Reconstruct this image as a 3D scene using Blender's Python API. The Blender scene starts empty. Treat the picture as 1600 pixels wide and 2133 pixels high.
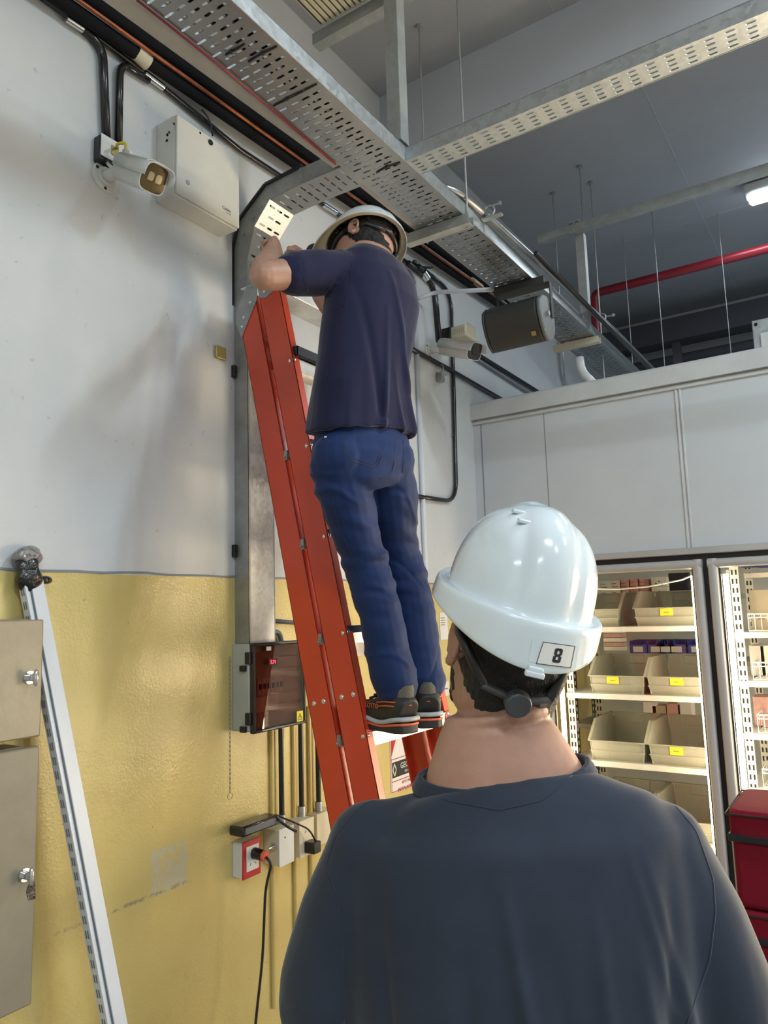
import bpy, math, random
import numpy as np
from mathutils import Vector as V, Matrix, noise
from mathutils.bvhtree import BVHTree
random.seed(7)
C = bpy.context.scene.collection
D = bpy.data
PI = math.pi
# ------------------------------------------------------------ camera
YAW, PIT, ROL, F = math.radians(33.14), math.radians(7.67), math.radians(-1.70), 1552.0
CAM = V((0, 0, 1.55))
fw = V((-math.sin(YAW)*math.cos(PIT), math.cos(YAW)*math.cos(PIT), math.sin(PIT)))
r0 = V((math.cos(YAW), math.sin(YAW), 0)); u0 = r0.cross(fw)
rt = r0*math.cos(ROL)+u0*math.sin(ROL); up = -r0*math.sin(ROL)+u0*math.cos(ROL)
cd = D.cameras.new('camera'); co = D.objects.new('camera', cd); C.objects.link(co)
co.matrix_world = Matrix(((rt.x, up.x, -fw.x, CAM.x), (rt.y, up.y, -fw.y, CAM.y), (rt.z, up.z, -fw.z, CAM.z), (0, 0, 0, 1)))
cd.sensor_fit = 'VERTICAL'; cd.sensor_height = 24; cd.lens = 24*F/2133; cd.clip_start = 0.02
bpy.context.scene.camera = co
vs = bpy.context.scene.view_settings
vs.view_transform = 'Standard'; vs.look = 'None'; vs.gamma = 1; vs.use_curve_mapping = False
vs.exposure = 0.1
# ------------------------------------------------------------ light levels
WARM = (1.0, 0.80, 0.56); COOL = (0.80, 0.92, 1.0)
LED_STR = 30.0; LAMP_W = 46.0; COOLER_W = 92.0; WORLD = 0.05
w = D.worlds.new('world'); bpy.context.scene.world = w; w.use_nodes = True
w.node_tree.nodes['Background'].inputs[0].default_value = (0.75, 0.85, 1, 1)
w.node_tree.nodes['Background'].inputs[1].default_value = WORLD
# ceiling lamps: (x, y) of each sealed lamp
LAMPS = [(0.02, 5.1), (1.0, 2.2), (1.0, -0.6), (3.2, 2.2), (3.2, -0.6), (1.0, -3.2)]
def area(name, loc, sx, sy, power, col, aim=(0, 0, -1)):
    l = D.lights.new(name, 'AREA'); l.shape = 'RECTANGLE'; l.size = sx; l.size_y = sy
    l.energy = power; l.color = col
    o = D.objects.new(name, l); C.objects.link(o); o.location = loc
    o.rotation_euler = V(aim).to_track_quat('-Z', 'Y').to_euler(); return o
for i, (x, y) in enumerate(LAMPS):
    area('lamp_light', (x, y, 4.02), 1.1, 0.14, LAMP_W*(0.35 if i == 0 else 1), COOL)

# lit interiors of the cooler doors that continue to the right of the picture
for x in (0.61, 1.47, 2.33, 3.19):
    area('cooler_light', (x, 4.30, 1.0), 0.60, 1.25, COOLER_W, WARM, (0, -1, 0))

def ray(px, py): return fw+rt*((px-800)/F)-up*((py-1066.5)/F)
def at(px, py, ax, v):
    d = ray(px, py); i = 'xyz'.index(ax); return CAM+d*((v-CAM[i])/d[i])
def atd(px, py, z): return CAM+ray(px, py)*z

# ------------------------------------------------------------ materials
def mat(name, col, rough=0.5, metal=0.0, var=0.0, vscale=8.0, bump=0.0, bscale=60.0, bdist=0.002, spangle=0.0, emit=None, estr=0, coat=0.0, spec=0.5, sheen=0.0, rvar=0.0):
    m = D.materials.new(name); m.use_nodes = True; nt = m.node_tree; N = nt.nodes; L = nt.links
    b = N['Principled BSDF']; b.inputs['Base Color'].default_value = (*col, 1)
    b.inputs['Roughness'].default_value = rough; b.inputs['Metallic'].default_value = metal
    b.inputs['Specular IOR Level'].default_value = spec
    if coat: b.inputs['Coat Weight'].default_value = coat; b.inputs['Coat Roughness'].default_value = 0.06
    if sheen: b.inputs['Sheen Weight'].default_value = sheen; b.inputs['Sheen Roughness'].default_value = 0.4
    geo = N.new('ShaderNodeTexCoord')
    out = geo.outputs['Object']
    if var or spangle:
        if spangle:
            t = N.new('ShaderNodeTexVoronoi'); t.inputs['Scale'].default_value = spangle
            L.new(out, t.inputs['Vector']); sep = N.new('ShaderNodeSeparateColor'); L.new(t.outputs['Color'], sep.inputs[0]); fac = sep.outputs[0]
        else:
            t = N.new('ShaderNodeTexNoise'); t.inputs['Scale'].default_value = vscale; t.inputs['Detail'].default_value = 6
            t.inputs['Roughness'].default_value = 0.65; L.new(out, t.inputs['Vector']); fac = t.outputs['Fac']
        mr = N.new('ShaderNodeMapRange'); L.new(fac, mr.inputs['Value'])
        mr.inputs['From Min'].default_value = 0.0 if spangle else 0.3; mr.inputs['From Max'].default_value = 1.0 if spangle else 0.7
        mr.inputs['To Min'].default_value = 1-var; mr.inputs['To Max'].default_value = 1+var*0.5
        mx = N.new('ShaderNodeVectorMath'); mx.operation = 'SCALE'; mx.inputs[0].default_value = col; L.new(mr.outputs[0], mx.inputs['Scale'])
        L.new(mx.outputs[0], b.inputs['Base Color'])
        if rvar:
            r2 = N.new('ShaderNodeMapRange'); L.new(fac, r2.inputs['Value'])
            r2.inputs['To Min'].default_value = max(0.02, rough-rvar); r2.inputs['To Max'].default_value = rough+rvar
            L.new(r2.outputs[0], b.inputs['Roughness'])
    if bump:
        t2 = N.new('ShaderNodeTexNoise'); t2.inputs['Scale'].default_value = bscale; t2.inputs['Detail'].default_value = 3; L.new(out, t2.inputs['Vector'])
        bm_ = N.new('ShaderNodeBump'); bm_.inputs['Strength'].default_value = bump; bm_.inputs['Distance'].default_value = bdist
        L.new(t2.outputs['Fac'], bm_.inputs['Height']); L.new(bm_.outputs[0], b.inputs['Normal'])
    if emit:
        b.inputs['Emission Color'].default_value = (*emit, 1); b.inputs['Emission Strength'].default_value = estr
    return m
M = {}
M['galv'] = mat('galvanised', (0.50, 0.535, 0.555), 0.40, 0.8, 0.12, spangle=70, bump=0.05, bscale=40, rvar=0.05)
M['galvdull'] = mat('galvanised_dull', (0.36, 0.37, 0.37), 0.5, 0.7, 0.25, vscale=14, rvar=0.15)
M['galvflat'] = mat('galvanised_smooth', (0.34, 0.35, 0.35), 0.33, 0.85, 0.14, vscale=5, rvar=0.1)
M['strut'] = mat('strut_steel', (0.40, 0.42, 0.41), 0.5, 0.5, 0.2, vscale=20)
M['ceiling'] = mat('ceiling_paint', (0.36, 0.375, 0.40), 0.8, 0, 0.06, vscale=2.5, bump=0.3, bscale=90, bdist=0.003)
M['beam'] = mat('beam_paint', (0.50, 0.53, 0.58), 0.7, 0, 0.08, vscale=2.0, bump=0.3, bscale=30, bdist=0.004)
M['panel'] = mat('sandwich_panel', (0.56, 0.60, 0.62), 0.35, 0, 0.05, vscale=2.0)
M['fascia'] = mat('fascia', (0.58, 0.60, 0.60), 0.4, 0, 0.10, vscale=6)
M['groove'] = mat('groove', (0.22, 0.25, 0.28), 0.8)
M['alu'] = mat('brushed_aluminium', (0.50, 0.50, 0.49), 0.42, 0.35, 0.1, vscale=3)
M['alubright'] = mat('ladder_aluminium', (0.80, 0.81, 0.80), 0.33, 0.6, 0.25, vscale=12, rvar=0.1)
M['orange'] = mat('orange_fibreglass', (0.62, 0.062, 0.022), 0.33, 0, 0.12, vscale=4, bump=0.08, bscale=200, coat=0.15)
M['black'] = mat('black_plastic', (0.012, 0.012, 0.014), 0.35, 0, 0.2, vscale=20)
M['blackpaint'] = mat('black_enamel', (0.012, 0.012, 0.014), 0.22, 0, 0.2, vscale=30, coat=0.2)
M['foam'] = mat('black_foam', (0.010, 0.010, 0.012), 0.85, 0, 0.25, vscale=30, bump=0.5, bscale=120, spec=0.2)
M['copper'] = mat('copper', (0.42, 0.13, 0.06), 0.4, 0.75, 0.35, vscale=18)
M['red'] = mat('red_paint', (0.23, 0.008, 0.018), 0.4, 0, 0.1)
M['cream'] = mat('cream_plastic', (0.62, 0.57, 0.42), 0.5, 0, 0.08)
M['white'] = mat('white_plastic', (0.70, 0.71, 0.69), 0.35, 0, 0.05, vscale=10)
M['whitemetal'] = mat('white_painted_steel', (0.62, 0.61, 0.56), 0.42, 0, 0.07, vscale=6)
M['camwhite'] = mat('camera_housing', (0.62, 0.63, 0.61), 0.3, 0, 0.05, vscale=10)
M['helmet'] = mat('white_helmet_plastic', (0.66, 0.73, 0.77), 0.16, 0, 0.05, vscale=14, coat=0.5)
M['helmetin'] = mat('helmet_inner', (0.66, 0.58, 0.42), 0.5)
M['skin'] = mat('skin', (0.42, 0.235, 0.165), 0.5, 0, 0.14, vscale=18, bump=0.15, bscale=350, bdist=0.001)
M['skin2'] = mat('skin_tanned', (0.40, 0.215, 0.15), 0.48, 0, 0.14, vscale=18, bump=0.15, bscale=350, bdist=0.001)
M['lip'] = mat('lip', (0.35, 0.11, 0.09), 0.45)
M['eye'] = mat('eye', (0.6, 0.58, 0.55), 0.15)
M['hair'] = mat('black_hair', (0.009, 0.008, 0.008), 0.6, 0, 0.4, vscale=140, bump=1.0, bscale=420, bdist=0.004)
M['navy'] = mat('navy_cotton', (0.015, 0.016, 0.047), 0.85, 0, 0.12, vscale=9, bump=0.25, bscale=900, bdist=0.0006, sheen=0.22, spec=0.2)
M['slate'] = mat('slate_cotton', (0.028, 0.036, 0.054), 0.85, 0, 0.16, vscale=9, bump=0.3, bscale=900, bdist=0.0006, sheen=0.22, spec=0.2)
M['denim'] = mat('blue_twill', (0.0085, 0.025, 0.100), 0.7, 0, 0.15, vscale=12, bump=0.2, bscale=900, bdist=0.0006, sheen=0.12, spec=0.25)
M['stitch'] = mat('stitching', (0.02, 0.03, 0.06), 0.9)
M['shoe'] = mat('black_shoe_leather', (0.022, 0.021, 0.020), 0.55, 0, 0.2, vscale=30)
M['shoemesh'] = mat('olive_shoe_mesh', (0.13, 0.12, 0.09), 0.8, 0, 0.3, vscale=260, bump=0.6, bscale=500)
M['sole'] = mat('black_rubber', (0.02, 0.02, 0.02), 0.6)
M['solegrey'] = mat('grey_rubber', (0.42, 0.44, 0.44), 0.5)
M['orangetrim'] = mat('orange_trim', (0.75, 0.14, 0.06), 0.5)
M['cab'] = mat('beige_enamel', (0.29, 0.25, 0.175), 0.35, 0, 0.22, vscale=9, bump=0.25, bscale=25, bdist=0.003, rvar=0.12)
M['cabdark'] = mat('khaki_enamel', (0.225, 0.205, 0.155), 0.4, 0, 0.18, vscale=6, rvar=0.1)
M['chrome'] = mat('chrome', (0.75, 0.76, 0.78), 0.12, 1.0)
M['greyabs'] = mat('grey_box', (0.40, 0.43, 0.40), 0.45, 0, 0.08)
M['ivory'] = mat('ivory_plastic', (0.66, 0.60, 0.44), 0.4, 0, 0.05)
M['redplate'] = mat('red_faceplate', (0.50, 0.012, 0.018), 0.3, 0, 0.1)
M['pvc'] = mat('white_pvc', (0.62, 0.66, 0.72), 0.35, 0, 0.04)
M['tape'] = mat('black_tape', (0.008, 0.008, 0.009), 0.18, 0, 0.4, vscale=60, bump=1.0, bscale=70, bdist=0.006, coat=0.4)
M['film'] = mat('grey_wrap', (0.25, 0.24, 0.24), 0.2, 0, 0.7, vscale=70, bump=1.0, bscale=60, bdist=0.006, coat=0.6)
M['brass'] = mat('brass_plate', (0.42, 0.34, 0.13), 0.4, 0.5)
M['spk'] = mat('speaker_charcoal', (0.030, 0.032, 0.030), 0.55, 0, 0.1, bump=0.3, bscale=800)
M['spkside'] = mat('speaker_end', (0.13, 0.14, 0.145), 0.5)
M['bin'] = mat('grey_bin', (0.36, 0.35, 0.28), 0.45, 0, 0.07)
M['blue'] = mat('blue_bin', (0.04, 0.07, 0.42), 0.45); M['purple'] = mat('purple_bin', (0.14, 0.06, 0.38), 0.45)
M['yel'] = mat('yellow_card', (0.80, 0.66, 0.03), 0.6)
M['paper'] = mat('paper', (0.74, 0.73, 0.70), 0.7); M['ink'] = mat('ink', (0.012, 0.012, 0.014), 0.6)
M['inkgrey'] = mat('grey_ink', (0.16, 0.17, 0.18), 0.6)
M['pink'] = mat('pink_carton', (0.62, 0.36, 0.34), 0.6, 0, 0.2, vscale=40)
M['carton'] = mat('cardboard', (0.50, 0.44, 0.33), 0.8, 0, 0.1); M['rackwhite'] = mat('rack_white', (0.66, 0.65, 0.60), 0.4, 0, 0.05)
M['rackblack'] = mat('rack_black', (0.02, 0.02, 0.022), 0.5)
M['darkhole'] = mat('dark_hole', (0.01, 0.01, 0.01), 0.9)
M['bag'] = mat('crimson_nylon', (0.17, 0.006, 0.018), 0.75, 0, 0.15, spec=0.15, vscale=5, bump=0.3, bscale=10, bdist=0.01)
M['ledred'] = mat('red_digits', (0.3, 0, 0), 0.4, emit=(1, 0.02, 0.05), estr=6)
M['lens'] = mat('diffuser', (0.9, 0.9, 0.9), 0.3, emit=(0.85, 0.95, 1.0), estr=9)
M['led'] = mat('led_tube', (1, 1, 1), 0.3, emit=WARM, estr=LED_STR)
M['gold'] = mat('mirror_window', (0.80, 0.68, 0.44), 0.06, 1.0)
M['goldframe'] = mat('tinted_window', (0.16, 0.12, 0.06), 0.08, 0.9)
M['floor'] = mat('floor_vinyl', (0.30, 0.30, 0.29), 0.35, 0, 0.12, vscale=3)
M['plainwall'] = mat('plain_wall', (0.55, 0.56, 0.56), 0.6)
M['cableg'] = mat('grey_cable', (0.45, 0.45, 0.46), 0.5); M['yellowc'] = mat('yellow_cable', (0.55, 0.48, 0.03), 0.5)
M['teal'] = mat('teal_tool', (0.01, 0.12, 0.14), 0.5)
M['duct_and_shade'] = mat('far_dark', (0.05, 0.05, 0.06), 0.8)  # dark far ducts, and painted shade between the louvre fins

def glass_mat(name, tint, refl=0.06, ior=1.45):
    m = D.materials.new(name); m.use_nodes = True; nt = m.node_tree; N = nt.nodes; N.clear(); L = nt.links
    o = N.new('ShaderNodeOutputMaterial'); mx = N.new('ShaderNodeMixShader'); t = N.new('ShaderNodeBsdfTransparent'); g = N.new('ShaderNodeBsdfGlossy')
    f = N.new('ShaderNodeFresnel'); f.inputs[0].default_value = ior; t.inputs[0].default_value = (*tint, 1); g.inputs['Roughness'].default_value = 0.01
    ge = N.new('ShaderNodeNewGeometry'); om = N.new('ShaderNodeMath'); om.operation = 'SUBTRACT'; om.inputs[0].default_value = 1; L.new(ge.outputs['Backfacing'], om.inputs[1]); mu = N.new('ShaderNodeMath'); mu.operation = 'MULTIPLY'; L.new(f.outputs[0], mu.inputs[0]); L.new(om.outputs[0], mu.inputs[1]); L.new(mu.outputs[0], mx.inputs[0]); L.new(t.outputs[0], mx.inputs[1]); L.new(g.outputs[0], mx.inputs[2]); L.new(mx.outputs[0], o.inputs[0]); return m
M['glass'] = glass_mat('fridge_glass', (0.93, 0.93, 0.90), ior=1.6)
M['smoke'] = glass_mat('smoked_cover', (0.62, 0.45, 0.40), ior=1.6)

def wall_mat():
    m = D.materials.new('two_tone_wall'); m.use_nodes = True; nt = m.node_tree; N = nt.nodes; L = nt.links; b = N['Principled BSDF']
    g = N.new('ShaderNodeNewGeometry'); s = N.new('ShaderNodeSeparateXYZ'); L.new(g.outputs['Position'], s.inputs[0])
    def mth(op, a, b_=None, c=None):
        n = N.new('ShaderNodeMath'); n.operation = op
        for i, v_ in enumerate((a, b_, c)):
            if v_ is None: continue
            if isinstance(v_, (int, float)): n.inputs[i].default_value = v_
            else: L.new(v_, n.inputs[i])
        return n.outputs[0]
    def nz(scale, det=5, rough=0.6, vec=None):
        n = N.new('ShaderNodeTexNoise'); n.inputs['Scale'].default_value = scale; n.inputs['Detail'].default_value = det; n.inputs['Roughness'].default_value = rough
        L.new(vec or g.outputs['Position'], n.inputs['Vector']); return n.outputs['Fac']
    y, z = s.outputs['Y'], s.outputs['Z']
    def mixc(f, a, c):
        n = N.new('ShaderNodeMix'); n.data_type = 'RGBA'
        if isinstance(f, float): n.inputs[0].default_value = f
        else: L.new(f, n.inputs[0])
        for i, v_ in ((6, a), (7, c)):
            if isinstance(v_, tuple): n.inputs[i].default_value = (*v_, 1)
            else: L.new(v_, n.inputs[i])
        return n.outputs[2]
    def ramp(f, a, b_):
        n = N.new('ShaderNodeMapRange'); n.clamp = True; L.new(f, n.inputs[0]); n.inputs[1].default_value = a; n.inputs[2].default_value = b_; return n.outputs[0]
    wob = mth('MULTIPLY_ADD', nz(14), 0.006, 1.684)
    low = mth('LESS_THAN', z, wob)
    white = mixc(ramp(nz(1.6), 0.35, 0.7), (0.60, 0.62, 0.63), (0.53, 0.555, 0.575))
    smg = mth('MULTIPLY', ramp(nz(38, 3, 0.4), 0.70, 0.76), 0.35)
    white = mixc(smg, white, (0.26, 0.27, 0.28))
    yel = mixc(ramp(nz(2.2), 0.35, 0.7), (0.63, 0.515, 0.20), (0.57, 0.455, 0.165))
    yel = mixc(mth('MULTIPLY', ramp(nz(5, 6, 0.7), 0.58, 0.8), 0.6), yel, (0.44, 0.31, 0.13))
    # worn patch, a strip torn off by tape, grime smear
    p1, p2 = at(315, 1775, 'x', -1.9), at(388, 1825, 'x', -1.9)
    def box(y0, y1, z0, z1, sf=0.01, nzs=30, na=0.03):
        q = mth('MULTIPLY_ADD', nz(nzs), na, -na/2)
        yy = mth('ADD', y, q); zz = mth('ADD', z, q)
        a = mth('MULTIPLY', ramp(yy, y0-sf, y0+sf), ramp(yy, y1+sf, y1-sf)); c = mth('MULTIPLY', ramp(zz, z0-sf, z0+sf), ramp(zz, z1+sf, z1-sf)); return mth('MULTIPLY', a, c)
    patch = mth('MULTIPLY', box(p1.y, p2.y, p2.z-0.02, p1.z, 0.006, 30, 0.012), ramp(nz(26, 6, 0.75), 0.40, 0.52))
    yel = mixc(mth('MULTIPLY', patch, 0.85), yel, (0.50, 0.48, 0.36))
    s1, s2 = at(218, 1905, 'x', -1.9), at(400, 1832, 'x', -1.9)
    k = (s2.z-s1.z)/(s2.y-s1.y)
    dz = mth('ABSOLUTE', mth('SUBTRACT', z, mth('MULTIPLY_ADD', y, k, s1.z-k*s1.y)))
    scar = mth('MULTIPLY', ramp(dz, 0.008, 0.003), mth('MULTIPLY', ramp(y, s1.y-0.16, s1.y-0.14), ramp(y, s2.y, s2.y-0.02)))
    scar = mth('MULTIPLY', scar, ramp(nz(40, 6, 0.8), 0.46, 0.56))
    yel = mixc(mth('MULTIPLY', scar, 0.9), yel, (0.27, 0.23, 0.15))
    g1 = at(140, 1905, 'x', -1.9)
    sm = mth('MULTIPLY', box(g1.y-0.08, g1.y+0.06, g1.z-0.08, g1.z+0.08, 0.05, 12, 0.1), 0.5)
    yel = mixc(sm, yel, (0.36, 0.29, 0.11))
    bits = mth('MULTIPLY', ramp(nz(60, 2, 0.3), 0.77, 0.81), 0.6)
    yel = mixc(bits, yel, (0.20, 0.15, 0.07))
    L.new(mixc(low, white, yel), b.inputs['Base Color'])
    L.new(mth('MULTIPLY_ADD', low, -0.34, 0.58), b.inputs['Roughness'])
    bn = N.new('ShaderNodeBump'); bn.inputs['Distance'].default_value = 0.0022; bn.inputs['Strength'].default_value = 0.55
    hh = mth('ADD', mth('MULTIPLY', nz(110, 3), mth('MULTIPLY_ADD', low, 0.8, 0.25)), mth('MULTIPLY', nz(9, 3), 2.0))
    hh = mth('SUBTRACT', hh, mth('MULTIPLY', patch, 0.6))
    L.new(hh, bn.inputs['Height']); L.new(bn.outputs[0], b.inputs['Normal'])
    return m
M['wall'] = wall_mat()

# ------------------------------------------------------------ builders
def basis(d, side=None):
    d = V(d).normalized(); s = V(side) if side is not None else (V((0, 0, 1)) if abs(d.z) < 0.9 else V((1, 0, 0)))
    a = (s-d*s.dot(d))
    if a.length < 1e-5: a = V((0, 1, 0))-d*d.y
    a.normalize(); return d, a, d.cross(a)
class MB:
    def __init__(s): s.v = []; s.f = []
    def poly(s, vs, fs):
        o = len(s.v); s.v += [tuple(x) for x in vs]; s.f += [tuple(i+o for i in q) for q in fs]; return s
    def box(s, a, b, R=None, o=(0, 0, 0)):
        x0, y0, z0 = a; x1, y1, z1 = b
        vs = [V((x, y, z)) for z in (z0, z1) for y in (y0, y1) for x in (x0, x1)]
        if R is not None: vs = [R@p for p in vs]
        vs = [p+V(o) for p in vs]
        return s.poly(vs, [(0, 2, 3, 1), (4, 5, 7, 6), (0, 1, 5, 4), (2, 6, 7, 3), (0, 4, 6, 2), (1, 3, 7, 5)])
    def bar(s, p, q, w, h, side=None):      # rectangular bar from p to q; h along side
        p, q = V(p), V(q); d, a, c = basis(q-p, side)
        vs = [e+a*(h/2*i)+c*(w/2*j) for e in (p, q) for i, j in ((-1, -1), (1, -1), (1, 1), (-1, 1))]
        return s.poly(vs, [(0, 1, 2, 3), (7, 6, 5, 4), (0, 4, 5, 1), (1, 5, 6, 2), (2, 6, 7, 3), (3, 7, 4, 0)])
    def tube(s, pts, r, n=12, cap=True, closed=False):
        pts = [V(p) for p in pts]; rs = r if isinstance(r, (list, tuple)) else [r]*len(pts)
        k = len(pts); o = len(s.v); prev = None
        for i, p in enumerate(pts):
            if closed: t = (pts[(i+1) % k]-pts[i-1])
            else: t = (pts[min(i+1, k-1)]-pts[max(i-1, 0)])
            t.normalize()
            if prev is None: d, a, c = basis(t)
            else:
                a = prev-t*prev.dot(t); a.normalize(); c = t.cross(a)
            prev = a
            for j in range(n):
                th = 2*PI*j/n; s.v.append(tuple(p+(a*math.cos(th)+c*math.sin(th))*rs[i]))
        for i in range(k if closed else k-1):
            for j in range(n):
                a0 = o+i*n+j; a1 = o+i*n+(j+1) % n; b0 = o+((i+1) % k)*n+j; b1 = o+((i+1) % k)*n+(j+1) % n
                s.f.append((a0, b0, b1, a1)) if False else s.f.append((a0, a1, b1, b0))
        if cap and not closed:
            s.f.append(tuple(o+j for j in range(n))[::-1]); s.f.append(tuple(o+(k-1)*n+j for j in range(n)))
        return s
    def cyl(s, p, q, r, n=20, r2=None): return s.tube([p, q], [r, r if r2 is None else r2], n)
    def prism(s, pts, vec):
        pts = [V(p) for p in pts]; n = len(pts); vec = V(vec)
        return s.poly(pts+[p+vec for p in pts], [tuple(range(n))[::-1], tuple(range(n, 2*n))]+[(i, (i+1) % n, n+(i+1) % n, n+i) for i in range(n)])
    def sphere(s, c, r, n=12, sc=(1, 1, 1)):
        c = V(c); rows = n//2; o = len(s.v); s.v.append(tuple(c+V((0, 0, r*sc[2]))))
        for i in range(1, rows):
            for j in range(n):
                a = PI*i/rows; t = 2*PI*j/n
                s.v.append(tuple(c+V((r*sc[0]*math.sin(a)*math.cos(t), r*sc[1]*math.sin(a)*math.sin(t), r*sc[2]*math.cos(a)))))
        s.v.append(tuple(c-V((0, 0, r*sc[2])))); e = len(s.v)-1
        for j in range(n):
            s.f.append((o, o+1+j, o+1+(j+1) % n)); s.f.append((e, e-n+(j+1) % n, e-n+j))
            for i in range(rows-2):
                a = o+1+i*n; s.f.append((a+j, a+n+j, a+n+(j+1) % n, a+(j+1) % n))
        return s
    def loft(s, secs, side, n=20, sup=2.0):   # secs: (centre, a(side), b(other)); closed solid
        o = len(s.v); k = len(secs); cs = [V(q[0]) for q in secs]
        for i, q in enumerate(secs):
            t = cs[min(i+1, k-1)]-cs[max(i-1, 0)]
            sd = V(q[3]) if len(q) > 3 else V(side)
            d, a, c = basis(t, sd)
            for j in range(n):
                th = 2*PI*j/n; ct, st = math.cos(th), math.sin(th)
                e = 2/sup; x = math.copysign(abs(ct)**e, ct); y = math.copysign(abs(st)**e, st)
                s.v.append(tuple(cs[i]+a*(q[1]*x)+c*(q[2]*y)))
        for i in range(k-1):
            for j in range(n): s.f.append((o+i*n+j, o+i*n+(j+1) % n, o+(i+1)*n+(j+1) % n, o+(i+1)*n+j))
        s.f.append(tuple(o+j for j in range(n))[::-1]); s.f.append(tuple(o+(k-1)*n+j for j in range(n)))
        return s
    def mesh(s, name='m'):
        me = D.meshes.new(name); me.from_pydata(s.v, [], s.f); me.update(); return me
    def build(s, name, m, parent=None, local=False, smooth=False, bevel=0, bseg=2, solid=0, auto=True, sub=0):
        me = s.mesh(name)
        return finish(name, me, m, parent, local, smooth, bevel, bseg, solid, sub)
def islands(mb):
    par = list(range(len(mb.v)))
    def fd(i):
        while par[i] != i: par[i] = par[par[i]]; i = par[i]
        return i
    for f in mb.f:
        for q in f[1:]: par[fd(f[0])] = fd(q)
    gr = {}
    for f in mb.f: gr.setdefault(fd(f[0]), []).append(f)
    out = []
    for fs in gr.values():
        ids = sorted({i for f in fs for i in f}); mp = {i: k for k, i in enumerate(ids)}; m_ = MB(); m_.poly([mb.v[i] for i in ids], [tuple(mp[i] for i in f) for f in fs]); out.append(m_)
    return out
def each(mb, *a, **k):
    return [m_.build(*a, **k) for m_ in islands(mb)]
def wloc(o):
    l = V((0, 0, 0))
    while o: l += o.location; o = o.parent
    return l
def finish(name, me, m, parent=None, local=False, smooth=False, bevel=0, bseg=2, solid=0, sub=0):
    import bmesh
    bm = bmesh.new(); bm.from_mesh(me); bmesh.ops.recalc_face_normals(bm, faces=bm.faces[:]); bm.to_mesh(me); bm.free()
    o = D.objects.new(name, me); C.objects.link(o)
    if m: me.materials.append(M[m] if isinstance(m, str) else m)
    if parent:
        o.parent = parent
        if not local: o.location = -wloc(parent)
    else:
        a = np.array([v.co for v in me.vertices]) if len(me.vertices) else np.zeros((1, 3))
        b = V(((a[:, 0].min()+a[:, 0].max())/2, (a[:, 1].min()+a[:, 1].max())/2, a[:, 2].min()))
        if not local: me.transform(Matrix.Translation(-b)); o.location = b
    if smooth is not False:
        for p in me.polygons: p.use_smooth = True
        if smooth is not True: me.set_sharp_from_angle(angle=math.radians(smooth))
    if bevel:
        md = o.modifiers.new('b', 'BEVEL'); md.width = bevel; md.segments = bseg; md.limit_method = 'ANGLE'; md.angle_limit = math.radians(40)
        for p in me.polygons: p.use_smooth = True
        me.set_sharp_from_angle(angle=math.radians(35)); md.harden_normals = False
    if solid:
        md = o.modifiers.new('s', 'SOLIDIFY'); md.thickness = solid; md.offset = 0
    if sub:
        md = o.modifiers.new('u', 'SUBSURF'); md.levels = sub; md.render_levels = sub
    return o
def tag(o, label=None, cat=None, group=None, kind=None):
    if label: o['label'] = label
    if cat: o['category'] = cat
    if group: o['group'] = group
    if kind: o['kind'] = kind
    return o
def thing(name, label, cat, loc=(0, 0, 0), group=None, rz=0):
    o = D.objects.new(name, None); C.objects.link(o); o.location = loc; o.rotation_euler = (0, 0, rz); o.empty_display_size = 0.05
    return tag(o, label, cat, group)
def struct(o): o['kind'] = 'structure'; return o
def copy_tree(o, parent=None):
    c = o.copy(); C.objects.link(c)
    if parent: c.parent = parent
    for ch in list(o.children): copy_tree(ch, c)
    return c
def text(name, body, size, origin, xdir, ydir, m, parent, ext=0.0004, align='CENTER', sx=1.0):
    cu = D.curves.new('t', 'FONT'); cu.body = body; cu.size = size; cu.extrude = ext; cu.align_x = align; cu.align_y = 'CENTER'; cu.resolution_u = 3
    t = D.objects.new('t', cu); C.objects.link(t); bpy.context.view_layer.update()
    me = D.meshes.new_from_object(t.evaluated_get(bpy.context.evaluated_depsgraph_get())); D.objects.remove(t); D.curves.remove(cu)
    x = V(xdir).normalized(); y = V(ydir); y = (y-x*y.dot(x)).normalized(); z = x.cross(y); o = V(origin)
    for v in me.vertices: v.co = o+x*(v.co.x*sx)+y*v.co.y+z*v.co.z
    me.materials.clear(); return finish(name, me, m, parent)
def fillet(pts, r, n=6):
    pts = [V(p) for p in pts]; out = [pts[0]]
    for i in range(1, len(pts)-1):
        p = pts[i]; a = (pts[i-1]-p); b = (pts[i+1]-p); rr = min(r, a.length*0.49, b.length*0.49); a.normalize(); b.normalize()
        for k in range(n+1):
            t = k/n; out.append((p+a*rr)*(1-t)**2+p*(2*t*(1-t))+(p+b*rr)*t*t)
    out.append(pts[-1]); return out

# ------------------------------------------------------------ room shell
WX = -1.9; CZ = 4.19; PY = 3.9
def wallbox(name, a, b, m):
    o = MB().box(a, b).build(name, m); return struct(o)
wallbox('wall_left', (WX-0.15, -5, 0), (WX, 7.15, CZ), 'wall')
wallbox('floor', (WX-0.15, -5.15, -0.1), (5.1, 7.15, 0), 'floor')
wallbox('ceiling', (WX-0.15, -5.15, CZ), (5.1, 7.15, CZ+0.15), 'ceiling')
wallbox('wall_right', (4.95, -5, 0), (5.1, 7.15, CZ), 'plainwall')
wallbox('wall_rear', (WX, -5.15, 0), (4.95, -5, CZ), 'plainwall')
wallbox('wall_far', (WX, 7, 0), (4.95, 7.15, CZ), 'plainwall')
o = wallbox('trim_1', (WX, 2.98, 3.83), (4.95, 3.12, CZ), 'beam')
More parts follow.
